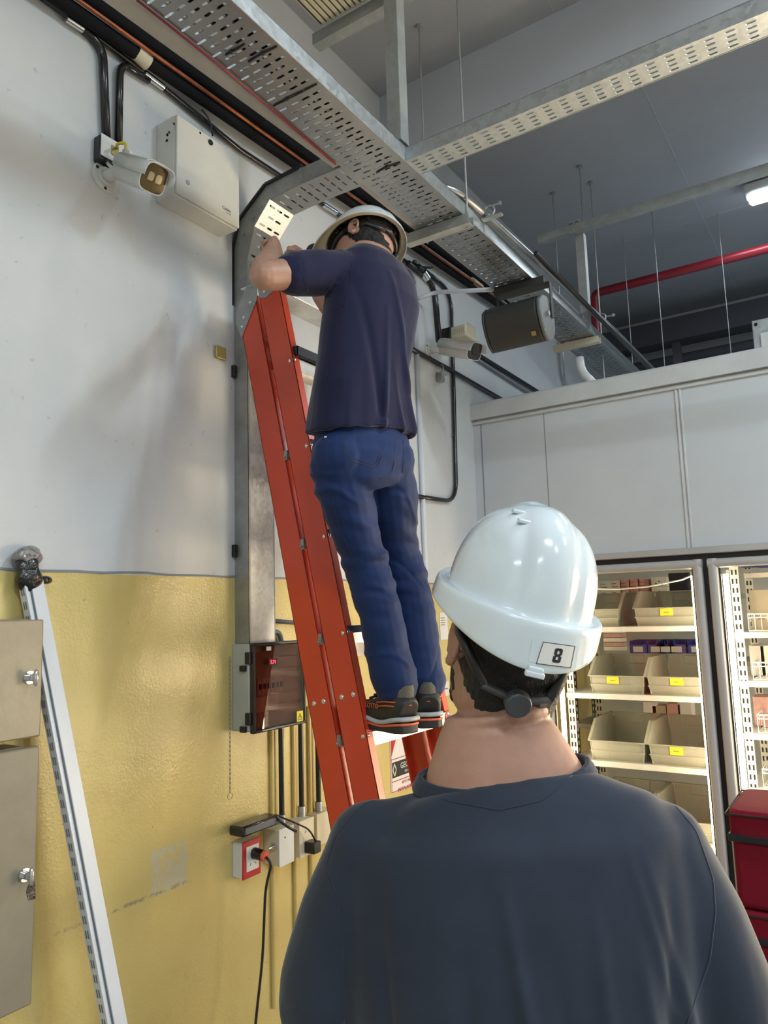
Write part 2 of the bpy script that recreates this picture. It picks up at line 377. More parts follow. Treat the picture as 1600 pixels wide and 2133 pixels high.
# groove between the two paints and ceiling board joints
g = MB(); prev = None
for i in range(0, 61):
    y = -1+i*0.082; z = 1.692+0.002*math.sin(i*2.1)+0.0015*math.sin(i*5.3)
    if prev: g.bar(prev, (WX+0.001, y, z), 0.004, 0.006, (0, 0, 1))
    prev = (WX+0.001, y, z)
struct(g.build('trim_2', 'groove'))
g = MB()
for y in (2.2, 5.3): g.box((WX, y-0.004, CZ-0.003), (4.9, y-0.001, CZ-0.0005))
for x in (-0.95, 0.3, 1.5): g.box((x-0.0015, -4, CZ-0.002), (x+0.0015, 2.97, CZ-0.0005)); g.box((x+0.1985, 3.13, CZ-0.002), (x+0.2015, 6.9, CZ-0.0005))
struct(g.build('trim_3', 'beam'))

# cold room front: panels above the doors, fascia along the top, roof, back wall
DZ = 1.775     # top of the door opening
seams = [WX, -1.50, -0.745, 0.01, 0.77, 1.52, 2.28, 3.03, 3.8]
g = MB(); g.box((WX, PY, DZ+0.03), (3.8, PY+0.09, 2.66)); g.box((WX, PY, 0), (-1.53, PY+0.09, DZ+0.03)); g.box((WX, PY, 0), (3.8, PY+0.09, 0.16))
struct(g.build('wall_front', 'panel'))
g = MB()
for x in (-1.46,): g.box((x-0.002, PY-0.001, DZ+0.03), (x+0.002, PY+0.01, 2.64))
g.box((WX+0.05, PY-0.002, 1.9), (WX+0.055, PY+0.01, 2.64)); struct(g.build('trim_4', 'groove'))
g = MB()
for x in (-0.755, -0.735): g.box((x-0.006, PY-0.006, DZ+0.04), (x+0.006, PY, 2.64))
for x in (0.77, 2.28): g.box((x-0.02, PY-0.006, DZ+0.04), (x+0.02, PY, 2.64))
struct(g.build('trim_5', 'fascia', bevel=0.003))
g = MB(); g.prism([(WX, PY+0.09, 2.66), (WX, PY-0.03, 2.655), (WX, PY-0.03, 2.745), (WX, PY-0.02, 2.755), (WX, PY+0.09, 2.755)], (5.7, 0, 0))
struct(g.build('trim_6', 'fascia'))
g = MB(); g.box((WX, PY-0.012, 2.628), (3.8, PY, 2.648)); struct(g.build('trim_7', 'fascia', bevel=0.003))
g = MB(); g.box((WX, PY+0.09, 2.66), (3.8, 6.2, 2.75)); g.box((WX, 5.9, 0), (3.8, 6.0, 2.66)); g.box((3.7, PY+0.09, 0), (3.8, 5.9, 2.66))
struct(g.build('wall_cold_room', 'panel'))

# glazed doors: frame, pane, LED tube inside
g = MB(); g.box((-1.56, PY-0.035, DZ+0.012), (3.75, PY, DZ+0.045)); struct(g.build('trim_8', 'alu', bevel=0.004))
def door(idx, x0, x1, hl=True):
    root = struct(thing('door_%d' % idx, None, None, ((x0+x1)/2, PY, 0.16)))
    fwid = 0.045; zt = DZ-0.015; zb = 0.2; yf = PY-0.045
    g = MB()
    def mold(a, b, side):
        # rounded aluminium section
        g.loft([(a, 0.0225, 0.026), (b, 0.0225, 0.026)], side, 16, 3.2)
    mold(V((x0+fwid/2, yf+0.01, zb)), V((x0+fwid/2, yf+0.01, zt)), (1, 0, 0)); mold(V((x1-fwid/2, yf+0.01, zb)), V((x1-fwid/2, yf+0.01, zt)), (1, 0, 0))
    mold(V((x0, yf+0.01, zt-fwid/2)), V((x1, yf+0.01, zt-fwid/2)), (0, 0, 1)); mold(V((x0, yf+0.01, zb+fwid/2)), V((x1, yf+0.01, zb+fwid/2)), (0, 0, 1))
    g.build('door_frame', 'alu', root, smooth=50)
    MB().box((x0+fwid-0.004, yf+0.006, zb+fwid-0.004), (x1-fwid+0.004, yf+0.012, zt-fwid+0.004)).build('pane', 'glass', root)
    g = MB(); g.box((x0+fwid-0.002, yf+0.018, zb+0.03), (x0+fwid+0.008, yf+0.03, zt-0.03)); g.box((x1-fwid-0.008, yf+0.018, zb+0.03), (x1-fwid+0.002, yf+0.03, zt-0.03)); each(g, 'gasket', 'black', root)
DR = [(-1.53, -0.692), (-0.668, 0.17), (0.194, 1.03), (1.054, 1.89), (1.914, 2.75), (2.774, 3.61)]
for i, (a, b) in enumerate(DR): door(i+1, a, b)
g = MB()
for a, b in DR[:-1]: g.box((b-0.004, PY-0.02, 0.16), (b+0.028, PY+0.05, DZ+0.01))
g.box((-1.56, PY-0.01, DZ-0.016), (3.65, PY+0.05, DZ+0.012))
struct(g.build('trim_9', 'black'))
k = 0
for i, (a, b) in enumerate(DR):
    for x, sd in ((a+0.062, 'left'), (b-0.062, 'right')):
        where = ['first glass door', 'glass door behind the red bag', 'third glass door', 'fourth glass door', 'fifth glass door', 'sixth glass door'][i]
        t = thing('light_tube', 'warm white light tube at the %s jamb of the %s' % (sd, where), 'light', (x, PY+0.05, 0.24), 'cold room light tubes')
        MB().cyl((x, PY+0.05, 0.26), (x, PY+0.05, DZ-0.09), 0.013, 10).build('tube', 'led', t, smooth=60)
        g = MB(); g.cyl((x, PY+0.05, 0.24), (x, PY+0.05, 0.26), 0.015, 10); g.cyl((x, PY+0.05, DZ-0.09), (x, PY+0.05, DZ-0.07), 0.015, 10); each(g, 'end_cap', 'white', t)

# ------------------------------------------------------------ cable trays
def perf(mapf, L, W, pL, nW, slot, sw, margin=0.012, flip=False, along_w=True):
    """perforated sheet: u along length, v across; slots along v (or along u), alternate rows shifted"""
    g = MB(); nr = max(1, int(L/pL)); pL = L/nr; pW = (W-2*margin)/nW
    def cell(u0, u1, v0, v1, hole):
        um, vm = (u0+u1)/2, (v0+v1)/2
        out = [(u0, v0), (um, v0), (u1, v0), (u1, vm), (u1, v1), (um, v1), (u0, v1), (u0, vm)]
        if not hole:
            g.poly([mapf(*out[q]) for q in (0, 2, 4, 6)], [(0, 1, 2, 3)]); return
        hs, hw = slot/2, sw/2
        if along_w: inn = [(um-hw, vm-hs+hw), (um, vm-hs), (um+hw, vm-hs+hw), (um+hw, vm), (um+hw, vm+hs-hw), (um, vm+hs), (um-hw, vm+hs-hw), (um-hw, vm)]
        else: inn = [(um-hs+hw, vm-hw), (um, vm-hw), (um+hs-hw, vm-hw), (um+hs, vm), (um+hs-hw, vm+hw), (um, vm+hw), (um-hs+hw, vm+hw), (um-hs, vm)]
        g.poly([mapf(*p) for p in out+inn], [(q, (q+1) % 8, 8+(q+1) % 8, 8+q) for q in range(8)])
    for i in range(nr):
        u0, u1 = i*pL, (i+1)*pL
        cell(u0, u1, 0, margin, False); cell(u0, u1, W-margin, W, False)
        if i % 2 == 0 or not along_w:
            for j in range(nW): cell(u0, u1, margin+j*pW, margin+(j+1)*pW, True)
        else:
            cell(u0, u1, margin, margin+pW/2, False); cell(u0, u1, W-margin-pW/2, W-margin, False)
            for j in range(nW-1): cell(u0, u1, margin+(j+.5)*pW, margin+(j+1.5)*pW, True)
    return g
TL, TR, TZ = -1.392, -1.197, 3.07; TY0, TY1 = -2.0, 6.2
main = thing('cable_tray', 'long perforated galvanised cable tray hung under the ceiling along the left wall', 'cable tray', (TL, 2.0, TZ))
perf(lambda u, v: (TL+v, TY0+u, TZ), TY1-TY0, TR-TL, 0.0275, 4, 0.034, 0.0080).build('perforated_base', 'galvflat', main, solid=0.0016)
g = MB()
g.box((TR-0.0015, TY0, TZ), (TR+0.0015, 2.035, TZ+0.055)); g.box((TR-0.0015, 2.13, TZ), (TR+0.0015, TY1, TZ+0.055)); g.box((TR-0.012, TY0, TZ+0.053), (TR+0.0015, 2.035, TZ+0.056)); g.box((TR-0.012, 2.13, TZ+0.053), (TR+0.0015, TY1, TZ+0.056))
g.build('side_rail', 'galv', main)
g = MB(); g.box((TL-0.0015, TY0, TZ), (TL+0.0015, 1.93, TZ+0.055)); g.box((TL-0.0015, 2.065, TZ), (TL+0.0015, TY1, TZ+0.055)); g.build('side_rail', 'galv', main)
g = MB()
for y in (2.69, 4.06):
    g.box((TR+0.0015, y-0.05, TZ+0.004), (TR+0.004, y+0.05, TZ+0.05))
each(g, 'splice_plate', 'galv', main)
# short branch to the wall, its mitred bend, and the wall riser
BY0, BY1 = 1.93, 2.065
br = thing('cable_tray', 'short perforated cable tray branch bending down from the long tray to the wall', 'cable tray', (-1.7, BY0, 2.75))
prof = [(-1.392, TZ), (-1.565, TZ+0.002), (-1.72, TZ-0.005), (-1.797, 2.985), (-1.832, 2.865), (-1.838, 2.70)]
def along(u, P=prof):
    for a, b in zip(P[:-1], P[1:]):
        l = math.hypot(b[0]-a[0], b[1]-a[1])
        if u <= l or b is P[-1]: t = min(u/l, 1); return a[0]+(b[0]-a[0])*t, a[1]+(b[1]-a[1])*t
        u -= l
for q in range(len(prof)-1):
    a, b = prof[q], prof[q+1]; l = math.hypot(b[0]-a[0], b[1]-a[1])
    pf = perf(lambda u, v: (a[0]+(b[0]-a[0])*u/l, BY0+v, a[1]+(b[1]-a[1])*u/l), l, BY1-BY0, 0.034, 3, 0.031, 0.0072, 0.008)
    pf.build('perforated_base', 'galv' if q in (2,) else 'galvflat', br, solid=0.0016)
outer = [(-1.392, TZ+0.062), (-1.56, TZ+0.062), (-1.735, TZ+0.052), (-1.865, 3.03), (-1.897, 2.93), (-1.899, 2.70)]
for yy, nm in ((BY0, 'side_rail'), (BY1, 'side_rail')):
    g = MB(); vs = [(p[0], yy+s, p[1]) for s in (-0.001, 0.001) for p in prof+outer[::-1]]
    n = 12; cells = []
    for i in range(5): cells += [(i, i+1, 10-i, 11-i), (n+11-i, n+10-i, n+i+1, n+i)]
    rim = [i for i in range(12)]
    cells += [(i, (i+1) % 12, n+(i+1) % 12, n+i) for i in range(12)]
    g.poly(vs, cells)
    sg = 1 if yy == BY0 else -1
    for i in range(5):
        a = V((outer[i][0], yy+sg*0.006, outer[i][1])); b = V((outer[i+1][0], yy+sg*0.006, outer[i+1][1])); g.bar(a, b, 0.012, 0.002, (b-a).cross(V((0, 1, 0))))
    g.build(nm, 'galvdull', br)
g = MB()
for x, z in ((-1.76, 3.05), (-1.85, 2.97), (-1.80, 3.02)): g.cyl((x, BY0-0.004, z), (x, BY0, z), 0.006, 10)
g.bar((-1.57, BY0-0.003, TZ-0.004), (-1.57, BY0-0.003, TZ+0.07), 0.012, 0.004, (0, 1, 0)); each(g, 'joint_bolt', 'galvdull', br)
rz0 = at(491, 1342, 'x', WX).z
ri = thing('cable_duct', 'tall galvanised metal duct rising up the wall behind the ladder', 'cable duct', (WX, BY0, rz0))
g = MB(); g.box((-1.838, BY0, rz0), (-1.835, BY1, 2.72)); g.build('cover', 'galv', ri)
g = MB(); g.box((WX, BY0-0.0015, rz0), (-1.834, BY0+0.0015, 2.72)); g.box((-1.842, BY0-0.002, rz0), (-1.834, BY0+0.010, 2.72)); g.build('side_wall', 'galvdull', ri)
g = MB(); g.box((WX, BY1-0.0015, rz0), (-1.834, BY1+0.0015, 2.72)); g.build('side_wall', 'galvdull', ri)
MB().box((WX, BY0, rz0-0.004), (-1.836, BY1, rz0)).build('end_plate', 'galvdull', ri)
for z in (at(486, 775, 'x', WX).z, at(486, 1148, 'x', WX).z):
    g = MB(); g.box((WX, BY0-0.018, z-0.022), (-1.885, BY0-0.0015, z+0.022)); g.cyl((-1.885, BY0-0.010, z), (-1.880, BY0-0.010, z), 0.004, 8)
    g.build('fixing_bracket', 'black', ri, bevel=0.001)
g = MB()
for a, b in zip(outer[1:5], outer[2:6]):
    a = V((a[0], BY0+0.03, a[1])); b = V((b[0], BY0+0.03, b[1])); nn = (b-a).cross(V((0, 1, 0))).normalized(); nn = nn if nn.z > 0 or nn.x < 0 else -nn
    g.bar(a+nn*0.004, b+nn*0.004, 0.085, 0.008, nn)
g.build('black_liner', 'tape', br)
# cable ties looped through the slots of the long tray
for (p, q, kn, lb) in [((570, 221), (660, 176), (598, 207), 'long black cable tie under the near part of the long tray'), ((518, 129), (577, 98), (547, 112), 'black cable tie under the long tray, second from the top edge'), ((784, 360), (834, 339), (806, 348), 'black cable tie under the long tray near the junction'), ((470, 115), (510, 93), (482, 109), 'black cable tie under the long tray nearest the top edge')]:
    a = at(*p, 'z', TZ-0.003); b = at(*q, 'z', TZ-0.003); k_ = at(*kn, 'z', TZ-0.004); ct_ = thing('cable_tie', lb, 'cable tie', k_, 'cable ties under the long tray')
    MB().tube([a, k_, b], 0.0022, 8).build('strap', 'black', ct_, smooth=True); MB().sphere(k_, 0.006, 10, (1, 1, 0.7)).build('tie_head', 'black', ct_, smooth=True)
# cross tray
CY0, CY1 = 2.034, 2.130
ct = thing('cable_tray', 'narrow perforated cable tray crossing the top right, joined to the long tray', 'cable tray', (0, CY0, TZ))
perf(lambda u, v: (TR+u, CY0+v, TZ+0.002), 5.2, CY1-CY0, 0.052, 4, 0.027, 0.0075, 0.006, along_w=False).build('perforated_base', 'galv', ct, solid=0.0016)
g = MB(); g.box((TR, CY0-0.001, TZ), (4.0, CY0+0.001, TZ+0.05)); g.box((TR, CY0-0.001, TZ+0.049), (4.0, CY0+0.012, TZ+0.052)); g.build('side_rail', 'galv', ct)
g = MB(); g.box((TR, CY1-0.001, TZ), (4.0, CY1+0.001, TZ+0.05)); g.build('side_rail', 'galv', ct)
# cables lying in the long tray
for i, (x, r, m, nm) in enumerate([(-1.35, 0.008, 'cableg', 'grey'), (-1.325, 0.006, 'white', 'white'), (-1.29, 0.011, 'black', 'thick black'), (-1.262, 0.006, 'cableg', 'thin grey'), (-1.235, 0.008, 'black', 'thin black')]):
    pts = [(x+0.012*math.sin(y*1.7+i*2), y, TZ+0.003+r+0.001*math.sin(y*3+i)) for y in np.arange(TY0, TY1, 0.25)]
    tag(MB().tube(pts, r, 8).build('cable', m, smooth=True), '%s cable lying in the long perforated tray' % nm, 'cable', 'cables in the tray')
tag(MB().tube([at(285, 0, 'z', TZ-0.008), at(480, 152, 'z', TZ-0.008)+V((-0.004, 0, 0)), V((-1.396, 1.9, TZ-0.004))], 0.003, 8).build('cable', 'red', smooth=True), 'dark red cable along the lower left edge of the long tray', 'cable')
# white trunking beside the long tray
g = MB(); g.prism([at(212, 0, 'z', TZ+0.004), (-1.394, 0.98, TZ+0.004), (-1.394, 1.925, TZ+0.004), (-1.424, 1.925, TZ+0.004)], (0, 0, 0.04))
tag(g.build('cable_trunking', M.setdefault('trunk', mat('dusty_trunking', (0.30, 0.285, 0.26), 0.55, 0, 0.15)), bevel=0.002), 'pale trunking beside the long tray, between it and the black pipes', 'trunking')
g = MB(); g.box((-1.416, 2.07, TZ+0.004), (-1.396, 2.52, TZ+0.044)); g.box((-1.424, 2.50, TZ+0.002), (-1.396, 2.56, TZ+0.05))
tag(g.build('cable_trunking', 'trunk', bevel=0.002), 'short pale trunking beside the long tray, right of the climber\'s helmet', 'trunking')
# supports under the trays
def channel(g, p, q, w, h, side):     # open channel: three thin walls
    p, q = V(p), V(q); d, a, c = basis(q-p, side); t = 0.0025
    g.bar(p+a*(h/2), q+a*(h/2), w, t, side); g.bar(p+c*(w/2), q+c*(w/2), t, h, side); g.bar(p-c*(w/2), q-c*(w/2), t, h, side)
def strut(name, label, p, q, side=(0, 0, -1), w=0.041, m='strut', cat='steel channel'):
    g = MB(); channel(g, p, q, w, w, side); return tag(g.build(name, m), label, cat)
strut('strut_channel', 'grey steel channel under the long tray just right of the climber\'s helmet', (-1.46, 2.47, TZ-0.023), (-1.17, 2.47, TZ-0.023), w=0.040)
strut('strut_channel', 'pale steel channel under the far end of the long tray beyond the speaker', (-1.44, 4.08, TZ-0.023), (-1.17, 4.08, TZ-0.023), w=0.036, m='cream')
strut('strut_channel', 'tall steel post hanging from the ceiling at the junction of two trays', (-1.215, 2.02, TZ+0.06), (-1.215, 2.02, CZ), (1, 0, 0), w=0.05)
strut('strut_channel', 'steel channel below the ceiling carrying the cream louvred fixture', (-1.60, 2.07, 3.735), (-0.9, 2.07, 3.735), w=0.045)
strut('strut_channel', 'tall steel post between the far end of the long tray and the grey channel', (-1.185, 3.90, TZ+0.06), (-1.185, 3.90, 3.60), (0, -1, 0), w=0.045)
g = MB(); channel(g, (-1.41, 3.855, 3.62), (2.5, 3.855, 3.62), 0.042, 0.042, (0, 0, -1)); g.box((-1.225, 3.828, 3.590), (-1.165, 3.832, 3.66)); g.box((-1.225, 3.828, 3.642), (-1.165, 3.885, 3.646)); g.cyl((-1.195, 3.822, 3.645), (-1.195, 3.828, 3.645), 0.008, 6)
tag(g.build('strut_channel', 'strut'), 'long grey steel channel crossing below the ceiling toward the glowing lamp', 'steel channel')
# threaded rods
def rod(px, py, x, y, z0, lbl):
    g = MB(); g.cyl((x, y, z0), (x, y, CZ), 0.0042, 8); g.cyl((x, y, CZ-0.012), (x, y, CZ), 0.016, 10)
    tag(g.build('threaded_rod', 'strut'), lbl, 'rod', 'ceiling hanger rods')
rod(0, 0, -1.488, 2.69, 3.14, 'thin rod hanging behind the cross tray, nearest the hanging post')
rod(0, 0, -1.19, 2.48, 3.02, 'thin rod passing behind the cross tray, second right of the hanging post')
rod(0, 0, -1.49, 4.377, 2.9, 'thin rod left of the pair above the far hanging post')
rod(0, 0, -1.25, 4.19, 3.3, 'thin rod of the close pair, directly above the far post')
rod(0, 0, -1.263+0.012, 4.40, 2.9, 'thin rod of the close pair, just right of the far post')
for i, (px, pt, pb, yy) in enumerate([(1305, 590, 745, 5.2), (1368, 560, 770, 5.0), (1500, 495, 700, 5.3)]):
    a = at(px, pt, 'y', yy); b = at(px+12, pb, 'y', yy)
    g = MB(); g.cyl((a.x, yy, b.z-0.15), (a.x, yy, CZ), 0.0028, 6)
    tag(g.build('threaded_rod', 'strut'), ['faint thin rod above the cold room, left of three', 'faint thin rod above the cold room, middle of three', 'faint thin rod above the cold room, nearest the galvanised box'][i], 'rod', 'ceiling hanger rods')
# metal conduit beside the long tray
pts = fillet([at(905, 388, 'z', TZ+0.10), at(945, 395, 'z', TZ+0.10), at(1000, 436, 'z', TZ+0.07), V((-1.135, 4.3, TZ+0.075)), V((-1.13, 6.1, TZ+0.075))], 0.08)
tag(MB().tube(pts, 0.016, 14).build('conduit', 'galvflat', smooth=True), 'bent steel conduit running along the right edge of the long tray', 'conduit')
tag(MB().tube([V((-1.115, 3.0, TZ+0.035)), V((-1.115, 6.1, TZ+0.03))], 0.012, 12).build('conduit', 'black', smooth=True), 'dark conduit just under the bent steel conduit beside the long tray', 'conduit')
c = V((-1.16, 2.62, TZ+0.075))
g = MB(); g.tube([c+V((0.024*math.cos(t), 0, 0.024*math.sin(t))) for t in np.linspace(0, 2*PI, 17)[:-1]], 0.004, 8, closed=True); g.box((c.x-0.03, c.y-0.012, c.z-0.032), (c.x+0.055, c.y+0.012, c.z-0.026)); g.cyl(c+V((0.02, 0, 0.02)), c+V((0.055, 0, 0.02)), 0.004, 8); g.cyl(c+V((0.045, 0, 0.02)), c+V((0.052, 0, 0.02)), 0.009, 6)
tag(g.build('pipe_clamp', 'galv'), 'bolted ring clamp around the bent steel conduit, near end', 'clamp', 'conduit clamps')
c = V((-1.135, 4.02, TZ+0.075))
g = MB(); g.tube([c+V((0.024*math.cos(t), 0, 0.024*math.sin(t))) for t in np.linspace(0, 2*PI, 17)[:-1]], 0.004, 8, closed=True); g.cyl(c+V((0.02, 0, 0)), c+V((0.075, 0, 0)), 0.004, 8); g.cyl(c+V((0.06, 0, 0)), c+V((0.07, 0, 0)), 0.009, 6)
tag(g.build('pipe_clamp', 'galv'), 'bolted ring clamp around the steel conduit at the far post', 'clamp', 'conduit clamps')

# ------------------------------------------------------------ pipes along the top of the wall
def pipe(name, lbl, cat, pts, r, m, n=14, grp=None, **k):
    return tag(MB().tube(pts, r, n).build(name, m, smooth=True, **k), lbl, cat, grp)
def ext(a, b, t): return a+(b-a)*t
XP = -1.855
a, b = at(300, 122, 'x', XP), at(985, 597, 'x', XP); a0 = ext(a, b, -0.6); b0 = ext(a, b, 1.5)
pipe('insulated_pipe', 'thick black foam wrapped pipe below the copper pipe along the wall', 'pipe', [a0, a, b, b0], 0.0225, 'foam')
q1, q2 = ext(a, b, -0.012), ext(a, b, 0.015)
tag(MB().cyl(at(283, 108, 'x', XP), at(308, 132, 'x', XP), 0.0262, 20).build('pipe_sleeve', 'ivory', smooth=40), 'short pale sleeve on the lower black insulated pipe', 'pipe sleeve')
a, b = at(316, 91, 'x', XP+0.01), at(917, 522, 'x', XP+0.01); a0 = ext(a, b, -0.8); b0 = ext(a, b, 1.9)
pipe('insulated_pipe', 'thick black foam wrapped pipe above the copper pipe along the wall', 'pipe', [a0, a, b, b0], 0.0235, 'foam')
a, b = at(300, 98, 'x', -1.822), at(651, 350, 'x', -1.822); a0 = ext(a, b, -1.2); b1 = at(1002, 598, 'x', -1.822)
pipe('copper_pipe', 'reddish copper pipe between the two black insulated pipes', 'pipe', [a0, a, b, b1, ext(b, b1, 1.1)], 0.0065, 'copper')
tag(MB().cyl(at(982, 586, 'x', XP+0.008), at(1000, 600, 'x', XP+0.008), 0.026, 20).build('pipe_sleeve', 'ivory', smooth=40), 'pale sleeve on the black insulated pipe near the white bracket', 'pipe sleeve')
XC = -1.884
# thin black conduit below the insulated pipes, with couplings
L1 = [at(60, -25, 'x', XC), at(165, 50, 'x', XC), at(325, 170, 'x', XC), at(500, 312, 'x', XC), at(680, 430, 'x', XC), at(870, 562, 'x', XC)]
pipe('conduit', 'thin black conduit on the wall directly below the insulated pipes', 'conduit', L1, 0.0105, 'blackpaint')
for (p, q, lb) in [((300, 152), (340, 182), 'above the first camera'), ((137, 37), (172, 60), 'at the top left corner'), ((672, 425), (700, 443), 'just left of the climber\'s helmet')]:
    tag(MB().cyl(at(*p, 'x', XC+0.004), at(*q, 'x', XC+0.004), 0.0125, 14).build('conduit_coupling', 'chrome', smooth=40), 'bright metal coupling on the thin black conduit %s' % lb, 'coupling')
# two drops to the first camera
p = at(222, 275, 'x', XC); pipe('conduit', 'black conduit dropping to the first camera plate, left of two', 'conduit', fillet([at(150, 42, 'x', XC), at(214, 95, 'x', XC), p+V((0, 0, -0.02))], 0.09), 0.0135, 'blackpaint')
p = at(247, 290, 'x', XC); pipe('conduit', 'black conduit dropping to the first camera plate, right of two', 'conduit', fillet([at(310, 168, 'x', XC), at(250, 128, 'x', XC), p+V((0, 0, -0.02))], 0.05), 0.0125, 'blackpaint')
pipe('cable', 'thin dark wire looping from the conduit into the white alarm box', 'cable', fillet([at(420, 228, 'x', -1.87), at(438, 250, 'x', -1.86), at(443, 283, 'x', -1.86)], 0.03), 0.003, 'black')
# right of the climber
pipe('conduit', 'black conduit bending down to the second camera', 'conduit', fillet([at(850, 548, 'x', XC), at(905, 592, 'x', XC), at(915, 712, 'x', XC)], 0.09), 0.016, 'blackpaint')
pipe('conduit', 'black conduit looping down the wall and back left behind the climber', 'conduit', fillet([at(862, 545, 'x', XC), at(940, 608, 'x', XC), at(951, 1046, 'x', XC), at(850, 1031, 'x', XC)], 0.13, 8), 0.0115, 'blackpaint')
pipe('conduit', 'slim pale grey conduit running straight down the wall behind the climber', 'conduit', [at(862, 575, 'x', -1.889), at(893, 1345, 'x', -1.889), at(897, 1420, 'x', -1.889)], 0.013, 'pvc')
def strap(p, lb):
    g = MB(); g.bar(p+V((0, -0.022, 0)), p+V((0, 0.022, 0)), 0.01, 0.006, (1, 0, 0)); g.tube([p+V((0.015*math.sin(t), -0.015*math.cos(t), 0)) for t in np.linspace(0, PI, 9)], 0.003, 6)
    tag(g.build('conduit_strap', 'galv'), lb, 'strap', 'conduit straps')
strap(at(944, 908, 'x', WX+0.003), 'small metal strap on the black looping conduit'); strap(at(911, 690, 'x', WX+0.003), 'small metal strap just above the second camera')
pipe('conduit', 'black conduit slanting across the wall below the second camera', 'conduit', [at(820, 706, 'x', XC), at(890, 745, 'x', XC), at(940, 772, 'x', XC), at(1045, 832, 'x', XC)], 0.0135, 'blackpaint')
pipe('conduit', 'upper dark conduit slanting right from the second camera to the cold room', 'conduit', [at(985, 726, 'x', XC), at(1000, 742, 'x', XC), at(1120, 816, 'x', XC), at(1180, 853, 'x', XC)], 0.0145, 'blackpaint')
pipe('conduit', 'lower dark conduit slanting right from the second camera to the cold room', 'conduit', [at(975, 737, 'x', XC), at(1000, 752, 'x', XC), at(1108, 822, 'x', XC), at(1160, 855, 'x', XC)], 0.009, 'galvdull')
c = at(915, 768, 'x', XC)
g = MB(); g.tube([c+V((0.026*math.sin(t), 0, 0.026*math.cos(t))) for t in np.linspace(0, 2*PI, 15)[:-1]], 0.004, 6, closed=True); g.box((c.x-0.01, c.y-0.015, c.z-0.075), (c.x+0.02, c.y+0.02, c.z-0.028)); g.cyl(c+V((0.02, -0.03, -0.03)), c+V((0.02, 0.05, -0.03)), 0.004, 6)
tag(g.build('pipe_clamp', 'galvdull'), 'rusty bolted clamp on the slanting conduit under the second camera', 'clamp')
c = at(873, 556, 'x', XC+0.01); d = at(890, 551, 'x', XC+0.03)
g = MB(); g.cyl(c+V((0, -0.02, -0.01)), c+V((0, 0.03, -0.01)), 0.02, 14); g.bar(c, d+V((0, 0.05, 0.0)), 0.02, 0.008, (0, 0, 1)); tag(g.build('conduit_fitting', 'black', bevel=0.002), 'black lever clip on the conduits behind the climber\'s shoulder', 'fitting')
tag(MB().cyl(at(880, 566, 'x', XC+0.006), at(890, 580, 'x', XC+0.006), 0.022, 14).build('conduit_coupling', 'chrome', smooth=40), 'bright metal coupling right of the climber\'s shoulder', 'coupling')
# white bracket arm
a = at(872, 622, 'x', -1.86); b = at(905, 609, 'x', -1.80); d = at(1027, 603, 'x', -1.42)
g = MB(); pp = fillet([a, b, d], 0.06); g.tube(pp, 0.011, 12)
tag(g.build('bracket_arm', 'pvc', smooth=True), 'pale tubular bracket arm sticking out from the wall above the second camera', 'bracket')

# ------------------------------------------------------------ things on the upper wall
# alarm panel box
XB = -1.800
tl, br_, bl = at(369, 233, 'x', XB), at(499, 478, 'x', XB), at(366, 401, 'x', XB)
y0, y1, z0, z1 = tl.y+0.003, br_.y, br_.z, tl.z-0.007
bx = thing('alarm_box', 'white steel alarm enclosure mounted high on the wall right of the first camera', 'alarm box', (WX, (y0+y1)/2, z0))
MB().box((WX, y0-0.004, z0), (XB-0.012, y1+0.002, z1)).build('enclosure', 'whitemetal', bx, bevel=0.003)
MB().box((XB-0.011, y0-0.002, z0+0.004), (XB, y1, z1)).build('cover_door', 'whitemetal', bx, bevel=0.003)
lk = MB(); p = at(391, 380, 'x', XB); lk.cyl(p, p+V((0.003, 0, 0)), 0.008, 16); lk.build('key_lock', 'galv', bx)
p = at(438, 297, 'x', XB); MB().cyl(p, p+V((0.004, 0, 0)), 0.010, 16).build('tamper_button', 'black', bx)
g = MB()
for q in ((362, 258), (417, 277), (352, 276)): p = at(*q, 'x', XB); g.cyl(p, p+V((0.002, 0, 0)), 0.004, 8)
for q in ((349, 281), (348, 293)): p = at(*q, 'y', y0-0.004); g.cyl(p, p-V((0, 0.002, 0)), 0.005, 8)
each(g, 'knockout', 'darkhole', bx)
text('lettering', 'Caddx', 0.016, at(472, 436, 'x', XB+0.0006), (0, 1, 0), (0, 0, 1), 'inkgrey', bx)
text('lettering', 'controls', 0.007, at(476, 445, 'x', XB+0.0006), (0, 1, 0), (0, 0, 1), 'cableg', bx)
